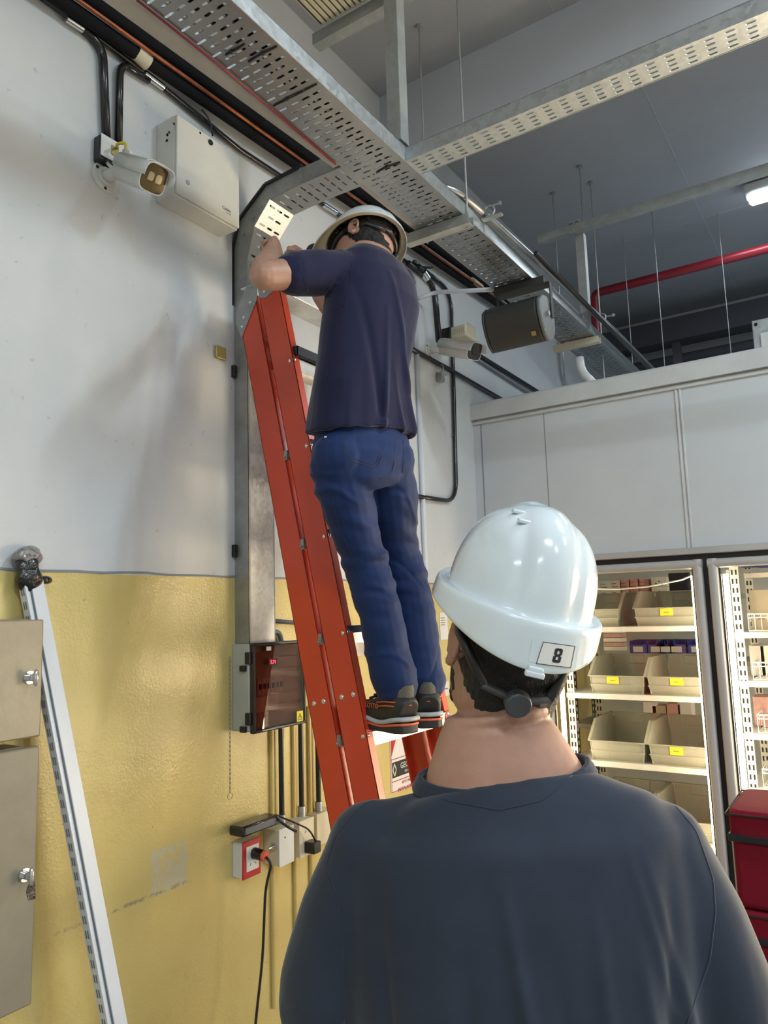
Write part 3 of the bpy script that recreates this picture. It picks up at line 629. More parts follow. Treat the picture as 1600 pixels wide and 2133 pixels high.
# cameras
def bullet_camera(label, fl, A, B, faceup, r, mirror, logo_side):
    fl, A, B = V(fl), V(A), V(B); root = thing('security_camera', label, 'security camera', fl)
    d = (B-A).normalized(); u = V((0, 0, 1)); u = (u-d*u.dot(d)).normalized(); s = d.cross(u)
    g = MB(); g.cyl(fl, fl+V((0.008, 0, 0)), 0.047, 32); g.cyl(fl+V((0.008, 0, 0)), fl+V((0.016, 0, 0)), 0.030, 24)
    g.build('mount_flange', 'camwhite', root, smooth=40)
    g = MB()
    for q in range(3):
        t = 2*PI*q/3+0.5; c = fl+V((0.008, 0.037*math.cos(t), 0.037*math.sin(t))); g.cyl(c, c+V((0.002, 0, 0)), 0.005, 8)
    each(g, 'screw', 'black', root)
    MB().tube(fillet([fl+V((0.01, 0, 0)), fl+V((0.05, 0, 0.0)), A+d*0.03-u*0.02], 0.03), [0.024]*0 or 0.020, 16).build('arm', 'camwhite', root, smooth=True)
    def sec(c, w, h, k=24, n=4.0):
        out = []
        for j in range(k):
            t = 2*PI*j/k; ct, st = math.cos(t), math.sin(t)
            out.append(c+s*(w*math.copysign(abs(ct)**(2/n), ct))+u*(h*math.copysign(abs(st)**(2/n), st)))
        return out
    g = MB(); rows = [sec(A, r*.7, r*.8), sec(A+d*0.008, r*.9, r*.95), sec(A+d*0.03, r*.95, r), sec(B-d*0.012, r*.97, r*1.03), sec(B, r, r*1.06)]
    k = 24; g.poly([p for rw in rows for p in rw], [(i*k+j, i*k+(j+1) % k, (i+1)*k+(j+1) % k, (i+1)*k+j) for i in range(4) for j in range(k)]+[tuple(range(k))[::-1], tuple(4*k+j for j in range(k))])
    hs = g.build('housing', 'camwhite', root, smooth=40)
    g = MB(); a1 = sec(B+d*0.0005, r*.93, r*.98); a2 = sec(B+d*0.003, r*.88, r*.93)
    g.poly(a1+a2, [(j, (j+1) % k, k+(j+1) % k, k+j) for j in range(k)]+[tuple(k+j for j in range(k))]); g.build('front_window', 'goldframe' if mirror else 'blackpaint', root, smooth=40)
    g = MB(); [g.loft([(B+d*0.002+s*q*r*0.30, r*.26, r*.36), (B+d*0.0065+s*q*r*0.30, r*.22, r*.30)], s, 20, 3) for q in (-1, 1)] if mirror else g.cyl(B+d*0.002, B+d*0.006, r*.45, 24); g.build('lens_ring', 'gold' if mirror else 'black', root, smooth=40)
    # sun visor: curved sheet above, sticking out past the window
    g = MB(); ang = np.linspace(0.02, PI-0.02, 15); out = []
    for q, dd in ((0, A+d*0.02), (1, B+d*0.032)):
        for t in ang:
            ct, st = math.cos(t), math.sin(t); out.append(dd+s*((r*1.12)*math.copysign(abs(ct)**.5, ct))+u*(r*1.18*abs(st)**.5-0.0)+(-u*0.012 if q == 0 else -u*0.012))
    kk = 15; g.poly(out, [(j, j+1, kk+j+1, kk+j) for j in range(kk-1)]); g.build('sun_visor', 'camwhite', root, solid=0.003, smooth=True)
    lp = (A+B)*0.5-d*0.03
    text('lettering', 'HIKVISION', 0.011, lp-s*logo_side*(-1)*(r*0.975+0.0005)+u*0.012, d*(-logo_side)*(-1) if False else (d if logo_side > 0 else d), u, 'ink', root, sx=0.9) if False else None
    ss = s*logo_side; xd = u.cross(ss)
    text('lettering', 'HIKVISION', 0.012, lp+ss*(r*0.962+0.0006)+u*0.010, xd, u, 'ink', root)
    return root
A1, B1 = at(258, 350, 'x', -1.83), at(321, 370, 'x', -1.665)
bullet_camera('white bullet security camera with a mirrored front window, high on the wall at the left', at(217, 371, 'x', WX), A1, B1, 0, 0.043, True, 1)
A2 = at(922, 722, 'x', -1.84); d2 = (at(989, 731, 'x', -1.60)-A2); B2 = A2+d2*1.0
bullet_camera('white bullet security camera with a dark front window, under the pale bracket arm', at(893, 731, 'x', WX), A2, B2, 0, 0.046, False, 1)
# plate behind camera 1
p0, p1 = at(212, 276, 'x', -1.862), at(278, 322, 'x', -1.862)
yc0, yc1 = p0.y, p1.y; zc0, zc1 = at(212, 322, 'x', -1.862).z, p0.z
jb = thing('junction_box', 'black junction box with a white cover plate above the first camera', 'junction box', (WX, yc0, zc0))
MB().box((WX, yc0-0.002, zc0-0.012), (-1.868, yc1-0.02, zc1-0.002)).build('box', 'black', jb, bevel=0.004)
MB().box((-1.867, yc0, zc0), (-1.862, yc1, zc1)).build('cover_plate', 'white', jb, bevel=0.002)
MB().box((-1.862, yc0+0.035, zc0+0.02), (-1.858, yc0+0.06, zc0+0.05)).build('jack', 'brass', jb)
c = at(245, 308, 'x', -1.857); e = at(262, 312, 'x', -1.80)
pipe('cable', 'short yellow green cable looping out of the white cover plate', 'cable', fillet([c, at(243, 300, 'x', -1.82), at(262, 296, 'x', -1.80), e], 0.02), 0.0045, 'yellowc')
tag(MB().box((e.x-0.008, e.y-0.008, e.z-0.03), (e.x+0.008, e.y+0.008, e.z)).build('cable_plug', 'cableg', bevel=0.002), 'grey plug on the yellow green cable above the first camera', 'plug')
pipe('cable', 'white pigtail cable behind the first camera', 'cable', fillet([at(222, 338, 'x', -1.88), at(228, 345, 'x', -1.85), at(240, 352, 'x', -1.83)], 0.02), 0.005, 'white')
# siren box behind camera 2
s0, s1 = at(932, 682, 'x', -1.86), at(957, 712, 'x', -1.86)
sb = thing('detector_box', 'small white louvred detector box on black base behind the second camera', 'detector', (WX, s0.y, s1.z-0.01))
g = MB(); g.box((WX, s0.y, s1.z-0.03), (-1.845, s1.y+0.02, s0.z)); g.build('base', 'black', sb, bevel=0.003)
g = MB(); g.box((-1.845, s0.y, s1.z-0.03), (-1.745, s1.y-0.005, s0.z-0.002)); g.build('cover', 'cream', sb, bevel=0.01)
g = MB()
for i in range(7): g.box((-1.835+i*0.012, s0.y-0.0015, s1.z-0.01), (-1.829+i*0.012, s0.y+0.002, s0.z-0.022))
for i in range(8): g.box((-1.7455, s0.y+0.01, s1.z-0.015+i*0.009), (-1.7435, s1.y-0.02, s1.z-0.011+i*0.009))
g.build('louvre', 'carton', sb)
# speaker
sp = thing('wall_speaker', 'dark grey loudspeaker with a pale end cap hung under the long cable tray', 'speaker', (-1.26, 3.2, 2.78))
X0, X1 = -1.42, -1.13
cy, cz = 3.135, 2.855
def spk_prof(k):   # outline in the y-z plane, front facing -y and down
    pts = []; nrm = V((0, -0.86, -0.5)); upv = V((0, -0.5, 0.86))
    o = V((0, cy, cz))
    loc = [(0.105, -0.02), (0.098, 0.035), (0.06, 0.060), (0.0, 0.067), (-0.06, 0.060), (-0.098, 0.035), (-0.105, -0.02), (-0.08, -0.07), (-0.03, -0.10), (0.03, -0.10), (0.085, -0.07)]
    return [o+upv*a*k+nrm*b*k for a, b in loc]
g = MB(); p = spk_prof(1.0); pm = [q+V((X0+0.012, 0, 0)) for q in p]
g.prism(pm, (X1-X0-0.03, 0, 0)); g.build('grille', 'spk', sp, bevel=0.012, bseg=3)
g = MB(); g.prism([q+V((X1-0.018, 0, 0)) for q in spk_prof(1.03)], (0.018, 0, 0)); g.build('end_cap', 'spkside', sp, bevel=0.006)
g = MB(); g.prism([q+V((X0, 0, 0)) for q in spk_prof(1.0)], (0.014, 0, 0)); each(g, 'end_cap', 'spk', sp, bevel=0.006)
g = MB(); g.box((X0+0.03, cy+0.01, TZ-0.035), (X1-0.01, cy+0.09, TZ-0.003)); g.bar((X0+0.03, cy+0.05, TZ-0.03), (X0+0.03, cy+0.06, cz+0.02), 0.02, 0.006, (1, 0, 0)); g.bar((X1+0.006, cy+0.05, TZ-0.03), (X1+0.006, cy+0.06, cz+0.02), 0.03, 0.005, (1, 0, 0)); g.box((X1-0.012, cy+0.03, TZ-0.033), (X1+0.009, cy+0.08, TZ-0.028)); g.build('mounting_bracket', 'spk', sp, bevel=0.001)
nrm = V((0, -0.86, -0.5)); upv = V((0, -0.5, 0.86)); o = V((X1-0.055, cy, cz))-upv*0.045+nrm*0.0655
g = MB(); g.bar(o-V((0.010, 0, 0)), o+V((0.010, 0, 0)), 0.004, 0.020, upv); g.build('badge', 'brass', sp)
g = MB(); g.cyl((X1, cy, cz+0.02), (X1+0.012, cy, cz+0.02), 0.012, 14); g.cyl((X1+0.002, cy-0.045, cz-0.07), (X1+0.004, cy-0.045, cz-0.07), 0.005, 8); g.build('knob', 'galvdull', sp)
# pvc elbow above the cold room
tag(MB().tube(fillet([at(1207, 745, 'y', 4.05), at(1212, 775, 'y', 4.05), at(1245, 800, 'y', 4.05)+V((0.0, 0, -0.02))], 0.07), 0.024, 16).build('pipe_elbow', 'white', smooth=True), 'white plastic elbow pipe dropping behind the cold room fascia', 'pipe')
# louvred cream fixture top
lf = thing('louvred_fixture', 'cream ribbed louvred unit below the ceiling at the top edge', 'fixture', (-1.4, 1.95, 3.74))
x0, x1, y0, y1 = -1.56, -1.15, 1.62, 2.045
g = MB(); g.box((x0, y0, 3.765), (x1, y1, 3.83)); g.build('casing', 'cream', lf, bevel=0.008)
g = MB(); nf = 17
for i in range(nf):
    x = x0+0.03+i*(x1-x0-0.05)/(nf-1); g.box((x-0.0075, y0+0.02, 3.755), (x+0.0075, y1-0.015, 3.777)); g.sphere((x, y1-0.012, 3.764), 0.0095, 8)
g.build('louvre', 'cream', lf, bevel=0.002)
g = MB(); g.box((x0+0.012, y0+0.015, 3.762), (x1-0.01, y1-0.012, 3.776)); g.build('shadow_plate', 'duct_and_shade', lf)  # dark sheet painting the shade in the gaps between the fins
# ceiling lamps
names = ['glowing white sealed ceiling lamp at the right edge above the cold room', 'white sealed ceiling lamp above the standing worker', 'white sealed ceiling lamp behind the viewer', 'white sealed ceiling lamp to the far right', 'white sealed ceiling lamp at the right rear', 'white sealed ceiling lamp farthest behind the viewer']
for i, (x, y) in enumerate(LAMPS):
    if i == 0: x = at(1590, 395, 'z', 4.08).x+0.50; y = 5.0
    L_ = thing('ceiling_lamp', names[i], 'lamp', (x, y, 4.03), 'sealed ceiling lamps')
    g = MB(); g.loft([(V((x-0.61, y, 4.12)), 0.03, 0.055), (V((x-0.6, y, 4.12)), 0.04, 0.065), (V((x+0.6, y, 4.12)), 0.04, 0.065), (V((x+0.61, y, 4.12)), 0.03, 0.055)], (0, 0, 1), 20, 3.5); g.build('body', 'white', L_, smooth=50)
    g = MB(); g.loft([(V((x-0.59, y, 4.07)), 0.018, 0.04), (V((x-0.575, y, 4.07)), 0.03, 0.058), (V((x+0.575, y, 4.07)), 0.03, 0.058), (V((x+0.59, y, 4.07)), 0.018, 0.04)], (0, 0, 1), 20, 3); g.build('diffuser', 'lens', L_, smooth=50)
    g = MB(); g.cyl((x-0.4, y, 4.15), (x-0.4, y, CZ), 0.008, 8); g.cyl((x+0.4, y, 4.15), (x+0.4, y, CZ), 0.008, 8); each(g, 'hanger', 'strut', L_)
# red sprinkler pipe
a, b = at(1237, 612, 'z', 3.9), at(1600, 517, 'z', 3.9); yy = (a.y+b.y)/2
tag(MB().tube(fillet([V((a.x+0.03, yy+0.5, 3.3)), V((a.x, yy, 3.45)), V((a.x, yy, 3.9)), V((3.5, yy, 3.9))], 0.06), 0.032, 16).build('sprinkler_pipe', 'red', smooth=True), 'red fire pipe running across above the cold room', 'pipe')
# far end
for i, (x0, x1, z0, z1, m_, nm, lb) in enumerate([(-1.9, 4.9, 3.78, 3.98, 'duct_and_shade', 'duct', 'dark duct across the far end above the cold room'), (-1.9, 4.9, 3.55, 3.62, 'duct_and_shade', 'pipe_rack', 'dark pipe below the dark duct at the far end')]):
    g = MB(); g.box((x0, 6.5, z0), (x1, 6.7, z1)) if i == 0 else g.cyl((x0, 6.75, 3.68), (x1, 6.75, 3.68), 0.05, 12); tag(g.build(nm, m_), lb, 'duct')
g = MB(); q = at(1410, 740, 'y', 6.1); g.box((q.x-0.03, 6.1, 2.75), (q.x+0.03, 6.15, 3.62)); tag(g.build('support_post', 'duct_and_shade'), 'dark post at the far end behind the fascia', 'post')
q0, q1 = at(1565, 665, 'y', 4.3), at(1565, 728, 'y', 4.3)
gb = thing('ventilation_box', 'galvanised box with a white cover standing on the cold room roof at the right edge', 'box', (q0.x, 4.3, 2.755))
MB().box((q0.x, 4.3, 2.75), (q0.x+0.6, 4.6, q0.z-0.01)).build('casing', 'galv', gb, bevel=0.003)
MB().box((q0.x+0.035, 4.285, 2.76), (q0.x+0.5, 4.3, q0.z-0.09)).build('cover', 'white', gb, bevel=0.004)
MB().cyl((q0.x+0.02, 4.29, q0.z-0.035), (q0.x+0.02, 4.3, q0.z-0.035), 0.008, 10).build('screw', 'darkhole', gb)

# ------------------------------------------------------------ things on the lower wall
# yellow tag on wall
p0, p1 = at(447, 717, 'x', WX+0.002), at(468, 753, 'x', WX+0.002)
g = MB(); g.box((WX, p0.y, p1.z), (WX+0.012, p1.y, p0.z-0.003)); tag(g.build('wall_plate', 'brass', bevel=0.004), 'small brass coloured plate on the wall left of the ladder', 'plate')
# wall sticker dirt omitted; two cabinets at the left edge
def cabinet(label, y0, y1, z0, z1, m, hp, deep):
    r = thing('wall_cabinet', label, 'cabinet', (WX, y1, z0))
    MB().box((WX, y0, z0+0.006), (WX+deep-0.02, y1-0.030, z1+0.002)).build('body', m, r, bevel=0.003)
    dr_ = MB().box((WX+deep-0.018, y0, z0), (WX+deep, y1, z1)).build('door', m, r, bevel=0.004)
    p = V(hp); g = MB(); g.cyl(p, p+V((0.006, 0, 0)), 0.016, 20); g.cyl(p+V((0.006, 0, 0)), p+V((0.024, 0, 0)), 0.010, 16); g.sphere(p+V((0.030, 0, 0)), 0.011, 12, (0.8, 0.6, 2.0)); g.build('door_knob', 'chrome', dr_, smooth=40)
    return r
dp = 0.10; XD = WX+dp
u0, u1, u2 = at(92, 1290, 'x', XD), at(86, 1533, 'x', XD), at(84, 1553, 'x', XD)
l1 = at(66, 2092, 'x', XD)
cabinet('small beige steel wall cabinet at the left edge, upper of two', 0.35, u0.y, u1.z, u0.z, 'cab', at(60, 1411, 'x', XD), dp)
cabinet('tall khaki steel wall cabinet at the left edge, lower of two', 0.35, l1.y, l1.z, u2.z, 'cabdark', at(50, 1822, 'x', XD), dp)
g = MB(); c = at(70, 1858, 'x', XD+0.001); 
g.poly([at(*q, 'x', XD+0.0012) for q in ((55, 1858), (62, 1838), (73, 1836), (74, 1872), (60, 1875))], [(0, 1, 2, 3, 4)]); tag(g.build('tape_scrap', 'tape', solid=0.001), 'scrap of brown tape on the edge of the lower cabinet door', 'tape')
# aluminium/PVC channel leaning against the wall
XL = -1.735
t0 = at(61, 1207, 'x', -1.868); t1 = at(236, 2133, 'x', XL)
dr = (t1-t0).normalized(); bt = t0+dr*((0-t0.z)/dr.z)
lt = thing('plastic_trunking', 'white plastic trunking length leaning on the yellow wall with its top taped', 'trunking', bt)
g = MB(); d, a, c = basis(dr, V((0.85, -0.5, 0)))    # a: faces the viewer-ish
hw = 0.021
for off, w_, dpth in ((0.0, 0.046, 0.012), ): pass
yv = V((0, 1, 0)); yv = (yv-dr*yv.dot(dr)).normalized(); xv = dr.cross(yv); xv = xv if xv.x > 0 else -xv
def rail(o, w_, h_, m, nm, ex=0): MB().bar(t0+o, bt+o, w_, h_, xv).build(nm, m, lt, bevel=0.0015)
rail(yv*0.012+xv*0.0, 0.036, 0.030, 'pvc', 'channel_body')
rail(-yv*0.012-xv*0.004, 0.012, 0.022, 'pvc', 'side_channel'); rail(-yv*0.021+xv*0.0, 0.007, 0.030, 'pvc', 'side_channel')
rail(-yv*0.0065+xv*0.006, 0.003, 0.012, 'inkgrey', 'groove')
g = MB()
for i in range(46):
    q = t0+dr*(0.02+i*0.037); g.bar(q-yv*0.0250+xv*0.005, q+dr*0.020-yv*0.0250+xv*0.005, 0.002, 0.003, xv); g.bar(q-yv*0.0250-xv*0.004, q+dr*0.020-yv*0.0250-xv*0.004, 0.002, 0.003, xv)
g.build('vent_slot', 'inkgrey', lt)
def blob(name, cs, m, lbl, parent=None, seed=0, amp=0.25, fr=26):
    g = MB()
    for c_, r_, sc in cs: g.sphere(c_, r_, 24, sc)
    me = g.mesh(name); 
    for v in me.vertices: v.co += (noise.noise_vector(v.co*fr+V((seed, 0, 0))))*0.010*amp*4
    o = finish(name, me, m, parent, smooth=True); return o
blob('tape_wrap', [(t0-dr*0.005, 0.036, (0.9, 1.0, 1.0)), (t0-dr*0.035+yv*0.0, 0.034, (0.8, 0.9, 1.1)), (t0+yv*0.045+dr*0.008, 0.012, (1, 1.6, 1))], 'tape', None, lt, 1, 0.20)
blob('plastic_wrap', [(t0-dr*0.062+yv*0.008, 0.036, (0.8, 1.15, 0.75))], 'film', None, lt, 5, 0.2, 40)
# breaker box with smoked cover
XE = at(527, 1430, 'y', 1.915).x
e0 = at(480, 1346, 'x', WX); e1 = at(490, 1516, 'x', WX)
yb0 = 1.912; yb1 = at(636, 1440, 'x', XE).y; zb1 = at(527, 1340, 'x', XE).z; zb0 = at(527, 1530, 'x', XE).z
eb = thing('breaker_box', 'grey electrical breaker box with a dark smoked cover and red digits', 'electrical box', (WX, yb0, zb0))
MB().box((WX, yb0, zb0+0.006), (XE-0.016, yb1, zb1-0.003)).build('enclosure', 'greyabs', eb, bevel=0.004)
g = MB(); t = 0.012
g.box((XE-0.014, yb0+0.002, zb0), (XE+0.004, yb0+0.002+t, zb1)); g.box((XE-0.014, yb1-t, zb0), (XE+0.004, yb1, zb1)); g.box((XE-0.014, yb0, zb0), (XE+0.004, yb1, zb0+t)); g.box((XE-0.014, yb0, zb1-t), (XE+0.004, yb1, zb1)); g.build('cover_frame', 'blackpaint', eb, bevel=0.004)
MB().box((XE-0.001, yb0+t, zb0+t), (XE+0.002, yb1-t, zb1-t)).build('smoked_cover', 'smoke', eb)
MB().box((XE-0.0155, yb0+t, zb0+t), (XE-0.0145, yb1-t, zb1-t)).build('back_plate', 'greyabs', eb)
g = MB()
for z in (zb1-0.05, zb0+0.05):
    g.box((XE-0.028, yb0-0.008, z-0.02), (XE-0.006, yb0+0.003, z+0.02)); g.box((XE-0.05, yb0-0.012, z-0.045), (XE-0.025, yb0, z-0.025))
each(g, 'hinge', 'black', eb, bevel=0.002)
g = MB(); yy0 = yb0+0.036; zz = zb0+(zb1-zb0)*0.50
for i in range(6): g.box((XE-0.0145, yy0+i*0.022, zz-0.028), (XE-0.008, yy0+i*0.022+0.020, zz+0.028))
bk = each(g, 'breaker', 'whitemetal', eb, bevel=0.001)
g = MB()
for i in range(6): g.box((XE-0.008, yy0+i*0.022+0.006, zz-0.008), (XE-0.003, yy0+i*0.022+0.014, zz+0.010))
[m_.build('breaker_toggle', 'ink', b__) for m_, b__ in zip(islands(g), bk)]
MB().box((XE-0.0145, yy0-0.005, zz-0.03-0.055), (XE-0.0138, yy0+0.11, zz-0.035)).build('circuit_list', 'paper', eb)
dc = at(569, 1379, 'x', XE+0.003)
dsp = MB().box((XE+0.002, dc.y-0.021, dc.z-0.010), (XE+0.0035, dc.y+0.021, dc.z+0.012)).build('display', 'ink', eb)
text('digits', '5.71', 0.017, dc+V((0.001, 0, 0)), (0, 1, 0), (0, 0, 1), 'ledred', dsp)
c = at(625, 1493, 'x', XE+0.0026); s_ = 0.017
wl_ = MB().box((XE+0.002, c.y-s_, c.z-s_*1.2), (XE+0.0026, c.y+s_, c.z+s_*1.2)).build('warning_label', 'yel', eb)
g = MB()
tri = [V((XE+0.003, c.y-0.012, c.z-0.010)), V((XE+0.003, c.y+0.012, c.z-0.010)), V((XE+0.003, c.y, c.z+0.012))]
for i in range(3): g.bar(tri[i], tri[(i+1) % 3], 0.002, 0.0006, (1, 0, 0))
g.bar((XE+0.003, c.y+0.002, c.z+0.005), (XE+0.003, c.y-0.002, c.z-0.001), 0.0018, 0.0006, (1, 0, 0)); g.bar((XE+0.003, c.y+0.002, c.z), (XE+0.003, c.y-0.001, c.z-0.007), 0.0018, 0.0006, (1, 0, 0)); g.build('warning_symbol', 'ink', wl_)
c = at(560, 1351, 'x', XE+0.0026); MB().box((XE+0.002, c.y-0.012, c.z-0.007), (XE+0.003, c.y+0.012, c.z+0.007)).build('sticker', 'paper', eb)
g = MB(); g.cyl((XE-0.01, yb1, (zb0+zb1)/2-0.0), (XE-0.01, yb1+0.012, (zb0+zb1)/2), 0.016, 14); g.build('latch', 'black', eb)
# chain and ring
c0 = at(484, 1368, 'x', XE-0.075); c1 = at(481, 1650, 'x', XE-0.075)
ch = thing('key_chain', 'thin dark chain with a ring hanging beside the breaker box', 'chain', (c0.x, c0.y, c1.z-0.015))
g = MB(); n = 30
for i in range(n):
    z = c0.z+(c1.z-c0.z)*(i+.5)/n; y = c0.y; hh = abs(c1.z-c0.z)/n*0.62
    ax_ = V((1, 0, 0)) if i % 2 else V((0, 1, 0))
    g.tube([V((c0.x+0.0, y-0.012, z))+ax_*0.0032*math.cos(t)+V((0, 0, 1))*hh*math.sin(t) for t in np.linspace(0, 2*PI, 9)[:-1]], 0.0009, 5, closed=True)
g.build('chain_links', 'inkgrey', ch)
g = MB(); g.tube([V((c0.x, c0.y-0.012, c1.z-0.012))+V((0, 1, 0))*0.011*math.cos(t)+V((0, 0, 1))*0.011*math.sin(t) for t in np.linspace(0, 2*PI, 21)[:-1]], 0.0011, 6, closed=True); g.build('ring', 'brass', ch)
# conduits around the box
pipe('conduit', 'dark conduit crossing the yellow wall just above the breaker box', 'conduit', [at(555, 1292, 'x', -1.885), at(745, 1308, 'x', -1.885)], 0.008, 'inkgrey')
pipe('conduit', 'dark conduit elbow entering the top of the breaker box', 'conduit', fillet([at(568, 1315, 'x', -1.885)-V((0, 0.05, 0)), at(583, 1316, 'x', -1.885), at(587, 1345, 'x', -1.885)], 0.03), 0.0095, 'inkgrey')
for i, (x, yb_, mm, lb) in enumerate([(585, 1718, 'blackpaint', 'black conduit dropping from the breaker box to the blank white box'), (626, 1700, 'blackpaint', 'scuffed black conduit dropping to the ivory socket box'), (661, 1690, 'blackpaint', 'black conduit dropping behind the ladder rail')]):
    a = at(x, 1500, 'x', XC+0.006); b = at(x+1, yb_, 'x', XC+0.006); b = V((a.x, a.y, b.z))
    cn = thing('conduit', lb, 'conduit', b)
    MB().cyl((a.x, a.y, zb0+0.05 if i < 2 else 1.6), b, 0.010, 14).build('tube', mm, cn, smooth=40)
    MB().cyl(b+V((0, 0, 0.035)), b-V((0, 0, 0.004)), 0.014, 14).build('connector', 'galv', cn, smooth=40)
# painted-over pipes
for i, x in enumerate((566, 612, 645)):
    a = at(x, 1600, 'x', WX+0.006)
    tag(MB().cyl((a.x, a.y, 0.2), (a.x, a.y, zb0+0.04), 0.009, 10).build('painted_pipe', mat('yellow_pipe%d' % i, (0.60, 0.47, 0.17), 0.3), smooth=40), ['yellow painted pipe left of the black conduits', 'yellow painted pipe between the black conduits', 'yellow painted pipe nearest the ladder rail'][i], 'pipe', 'yellow painted pipes')
# sockets
def fbox(name, label, cat, px0, px1, pyt, pyb, xf, m, extra=None):
    p = at(px0, pyt, 'x', xf); q = at(px1, pyb, 'x', xf); zt = at(px0, pyt, 'x', xf).z; zb = at(px0, pyb, 'x', xf).z
    r = thing(name, label, cat, (WX, p.y, zb)); MB().box((WX, p.y, zb), (xf, q.y, zt)).build('back_box', m, r, bevel=0.003); return r, p.y, q.y, zb, zt
r, ya, yb, za, zt_ = fbox('wall_socket', 'white socket box with a bright red faceplate and a plug in it', 'wall socket', 504, 541, 1757, 1832, -1.855, 'white')
fp_ = MB().box((-1.855, ya-0.001, za-0.004), (-1.850, yb+0.002, zt_+0.002)).build('faceplate', 'redplate', r, bevel=0.004)
MB().box((-1.850, ya+0.015, za+0.018), (-1.848, yb-0.010, zt_-0.016)).build('outlet_insert', 'white', fp_, bevel=0.002)
g = MB(); yc = (ya+yb)/2+0.002; zq = za+0.04
g.bar((-1.8478, yc-0.008, zq+0.004), (-1.8478, yc-0.014, zq-0.004), 0.002, 0.001, (1, 0, 0)); g.bar((-1.8478, yc+0.008, zq+0.004), (-1.8478, yc+0.014, zq-0.004), 0.002, 0.001, (1, 0, 0)); g.bar((-1.8478, yc, zq+0.012), (-1.8478, yc, zq+0.020), 0.002, 0.001, (1, 0, 0)); g.build('pin_slot', 'ink', r)
pc = at(530, 1777, 'x', -1.848)
pg = thing('power_plug', 'black plug with a red orange collar plugged into the red faced socket', 'plug', pc)
MB().cyl(pc, pc+V((0.042, 0, -0.002)), 0.019, 18, 0.017).build('plug_body', 'black', pg, smooth=50, bevel=0)
g = MB(); g.cyl(pc+V((0.042, 0, -0.002)), pc+V((0.052, 0, -0.003)), 0.017, 18, 0.015); g.build('collar', 'orangetrim', pg, smooth=50)
cb = pc+V((0.053, 0, -0.005)); e2 = at(553, 1850, 'x', -1.80); e3 = at(547, 2000, 'x', -1.80); e4 = at(532, 2133, 'x', -1.80)
MB().tube(fillet([cb, cb+V((0.02, 0.004, -0.02)), e2, e3, e4, V((e4.x, e4.y-0.03, 0.02)), V((e4.x+0.1, e4.y-0.1, 0.012))], 0.06), 0.0045, 10).build('power_cord', 'black', pg, smooth=True)
r, ya, yb, za, zt_ = fbox('junction_box', 'blank white cover junction box right of the red faced socket', 'junction box', 580, 611, 1730, 1806, -1.830, 'ivory')
MB().box((-1.830, ya-0.001, za-0.003), (-1.826, yb+0.002, zt_+0.002)).build('cover_plate', 'white', r, bevel=0.002)
MB().cyl((-1.826, ya+0.03, zt_-0.03), (-1.825, ya+0.03, zt_-0.03), 0.003, 8).build('screw', 'ink', r)
g = MB(); p = V((-1.850, ya, (za+zt_)/2+0.005)); g.cyl(p, p-V((0, 0.006, 0)), 0.014, 16); g.cyl(p, p-V((0, 0.03, -0.0)), 0.005, 10); g.build('side_connector', 'chrome', r, smooth=40)
r, ya, yb, za, zt_ = fbox('wall_socket', 'ivory double socket box between the blank white box and the ladder', 'wall socket', 622, 653, 1713, 1788, -1.835, 'ivory')
MB().box((-1.835, ya-0.001, za-0.003), (-1.831, yb+0.002, zt_+0.002)).build('faceplate', 'ivory', r, bevel=0.003)
g = MB(); yc = (ya+yb)/2
for zz in (zt_-0.04,): g.bar((-1.8305, yc-0.006, zz+0.004), (-1.8305, yc-0.010, zz-0.004), 0.002, 0.001, (1, 0, 0)); g.bar((-1.8305, yc+0.008, zz+0.004), (-1.8305, yc+0.013, zz-0.006), 0.002, 0.001, (1, 0, 0))
g.build('pin_slot', 'ink', r)
ad = at(651, 1761, 'x', -1.81)
tag(MB().box((-1.831, ad.y-0.022, ad.z-0.024), (-1.785, ad.y+0.020, ad.z+0.016)).build('power_adapter', 'black', bevel=0.004), 'square black power adapter in the ivory double socket', 'adapter')
r, ya, yb, za, zt_ = fbox('wall_socket', 'ivory socket box half hidden by the orange ladder rail', 'wall socket', 660, 700, 1697, 1765, -1.85, 'ivory')
# black device on top
p0 = at(497, 1733, 'x', -1.86); q0 = at(590, 1725, 'x', -1.84)
g = MB(); zz = at(505, 1735, 'x', -1.82).z
nv = thing('router_bar', 'glossy black bar shaped device resting on top of the red faced socket', 'device', (-1.85, p0.y, zz-0.02))
y0_ = at(506, 1738, 'x', -1.82).y; y1_ = at(583, 1738, 'x', -1.82).y
g.box((-1.885, y0_, zz-0.018), (-1.82, y1_, zz+0.016)); g.build('casing', 'blackpaint', nv, bevel=0.007)
MB().box((-1.8205, y0_+0.012, zz-0.011), (-1.8185, y1_-0.004, zz+0.009)).build('front_strip', 'inkgrey', nv, bevel=0.001)
pipe('cable', 'thin black lead arching from the black device to the power adapter', 'cable', fillet([V((-1.84, y1_, zz+0.012)), at(618, 1715, 'x', -1.80), at(645, 1728, 'x', -1.80), V((-1.80, ad.y+0.005, ad.z+0.016))], 0.03), 0.0032, 'black')
pipe('cable', 'short thick black cable end sticking out of the black device', 'cable', fillet([V((-1.83, y1_-0.02, zz+0.014)), at(595, 1720, 'x', -1.79), at(617, 1732, 'x', -1.78)], 0.03), 0.0048, 'black')
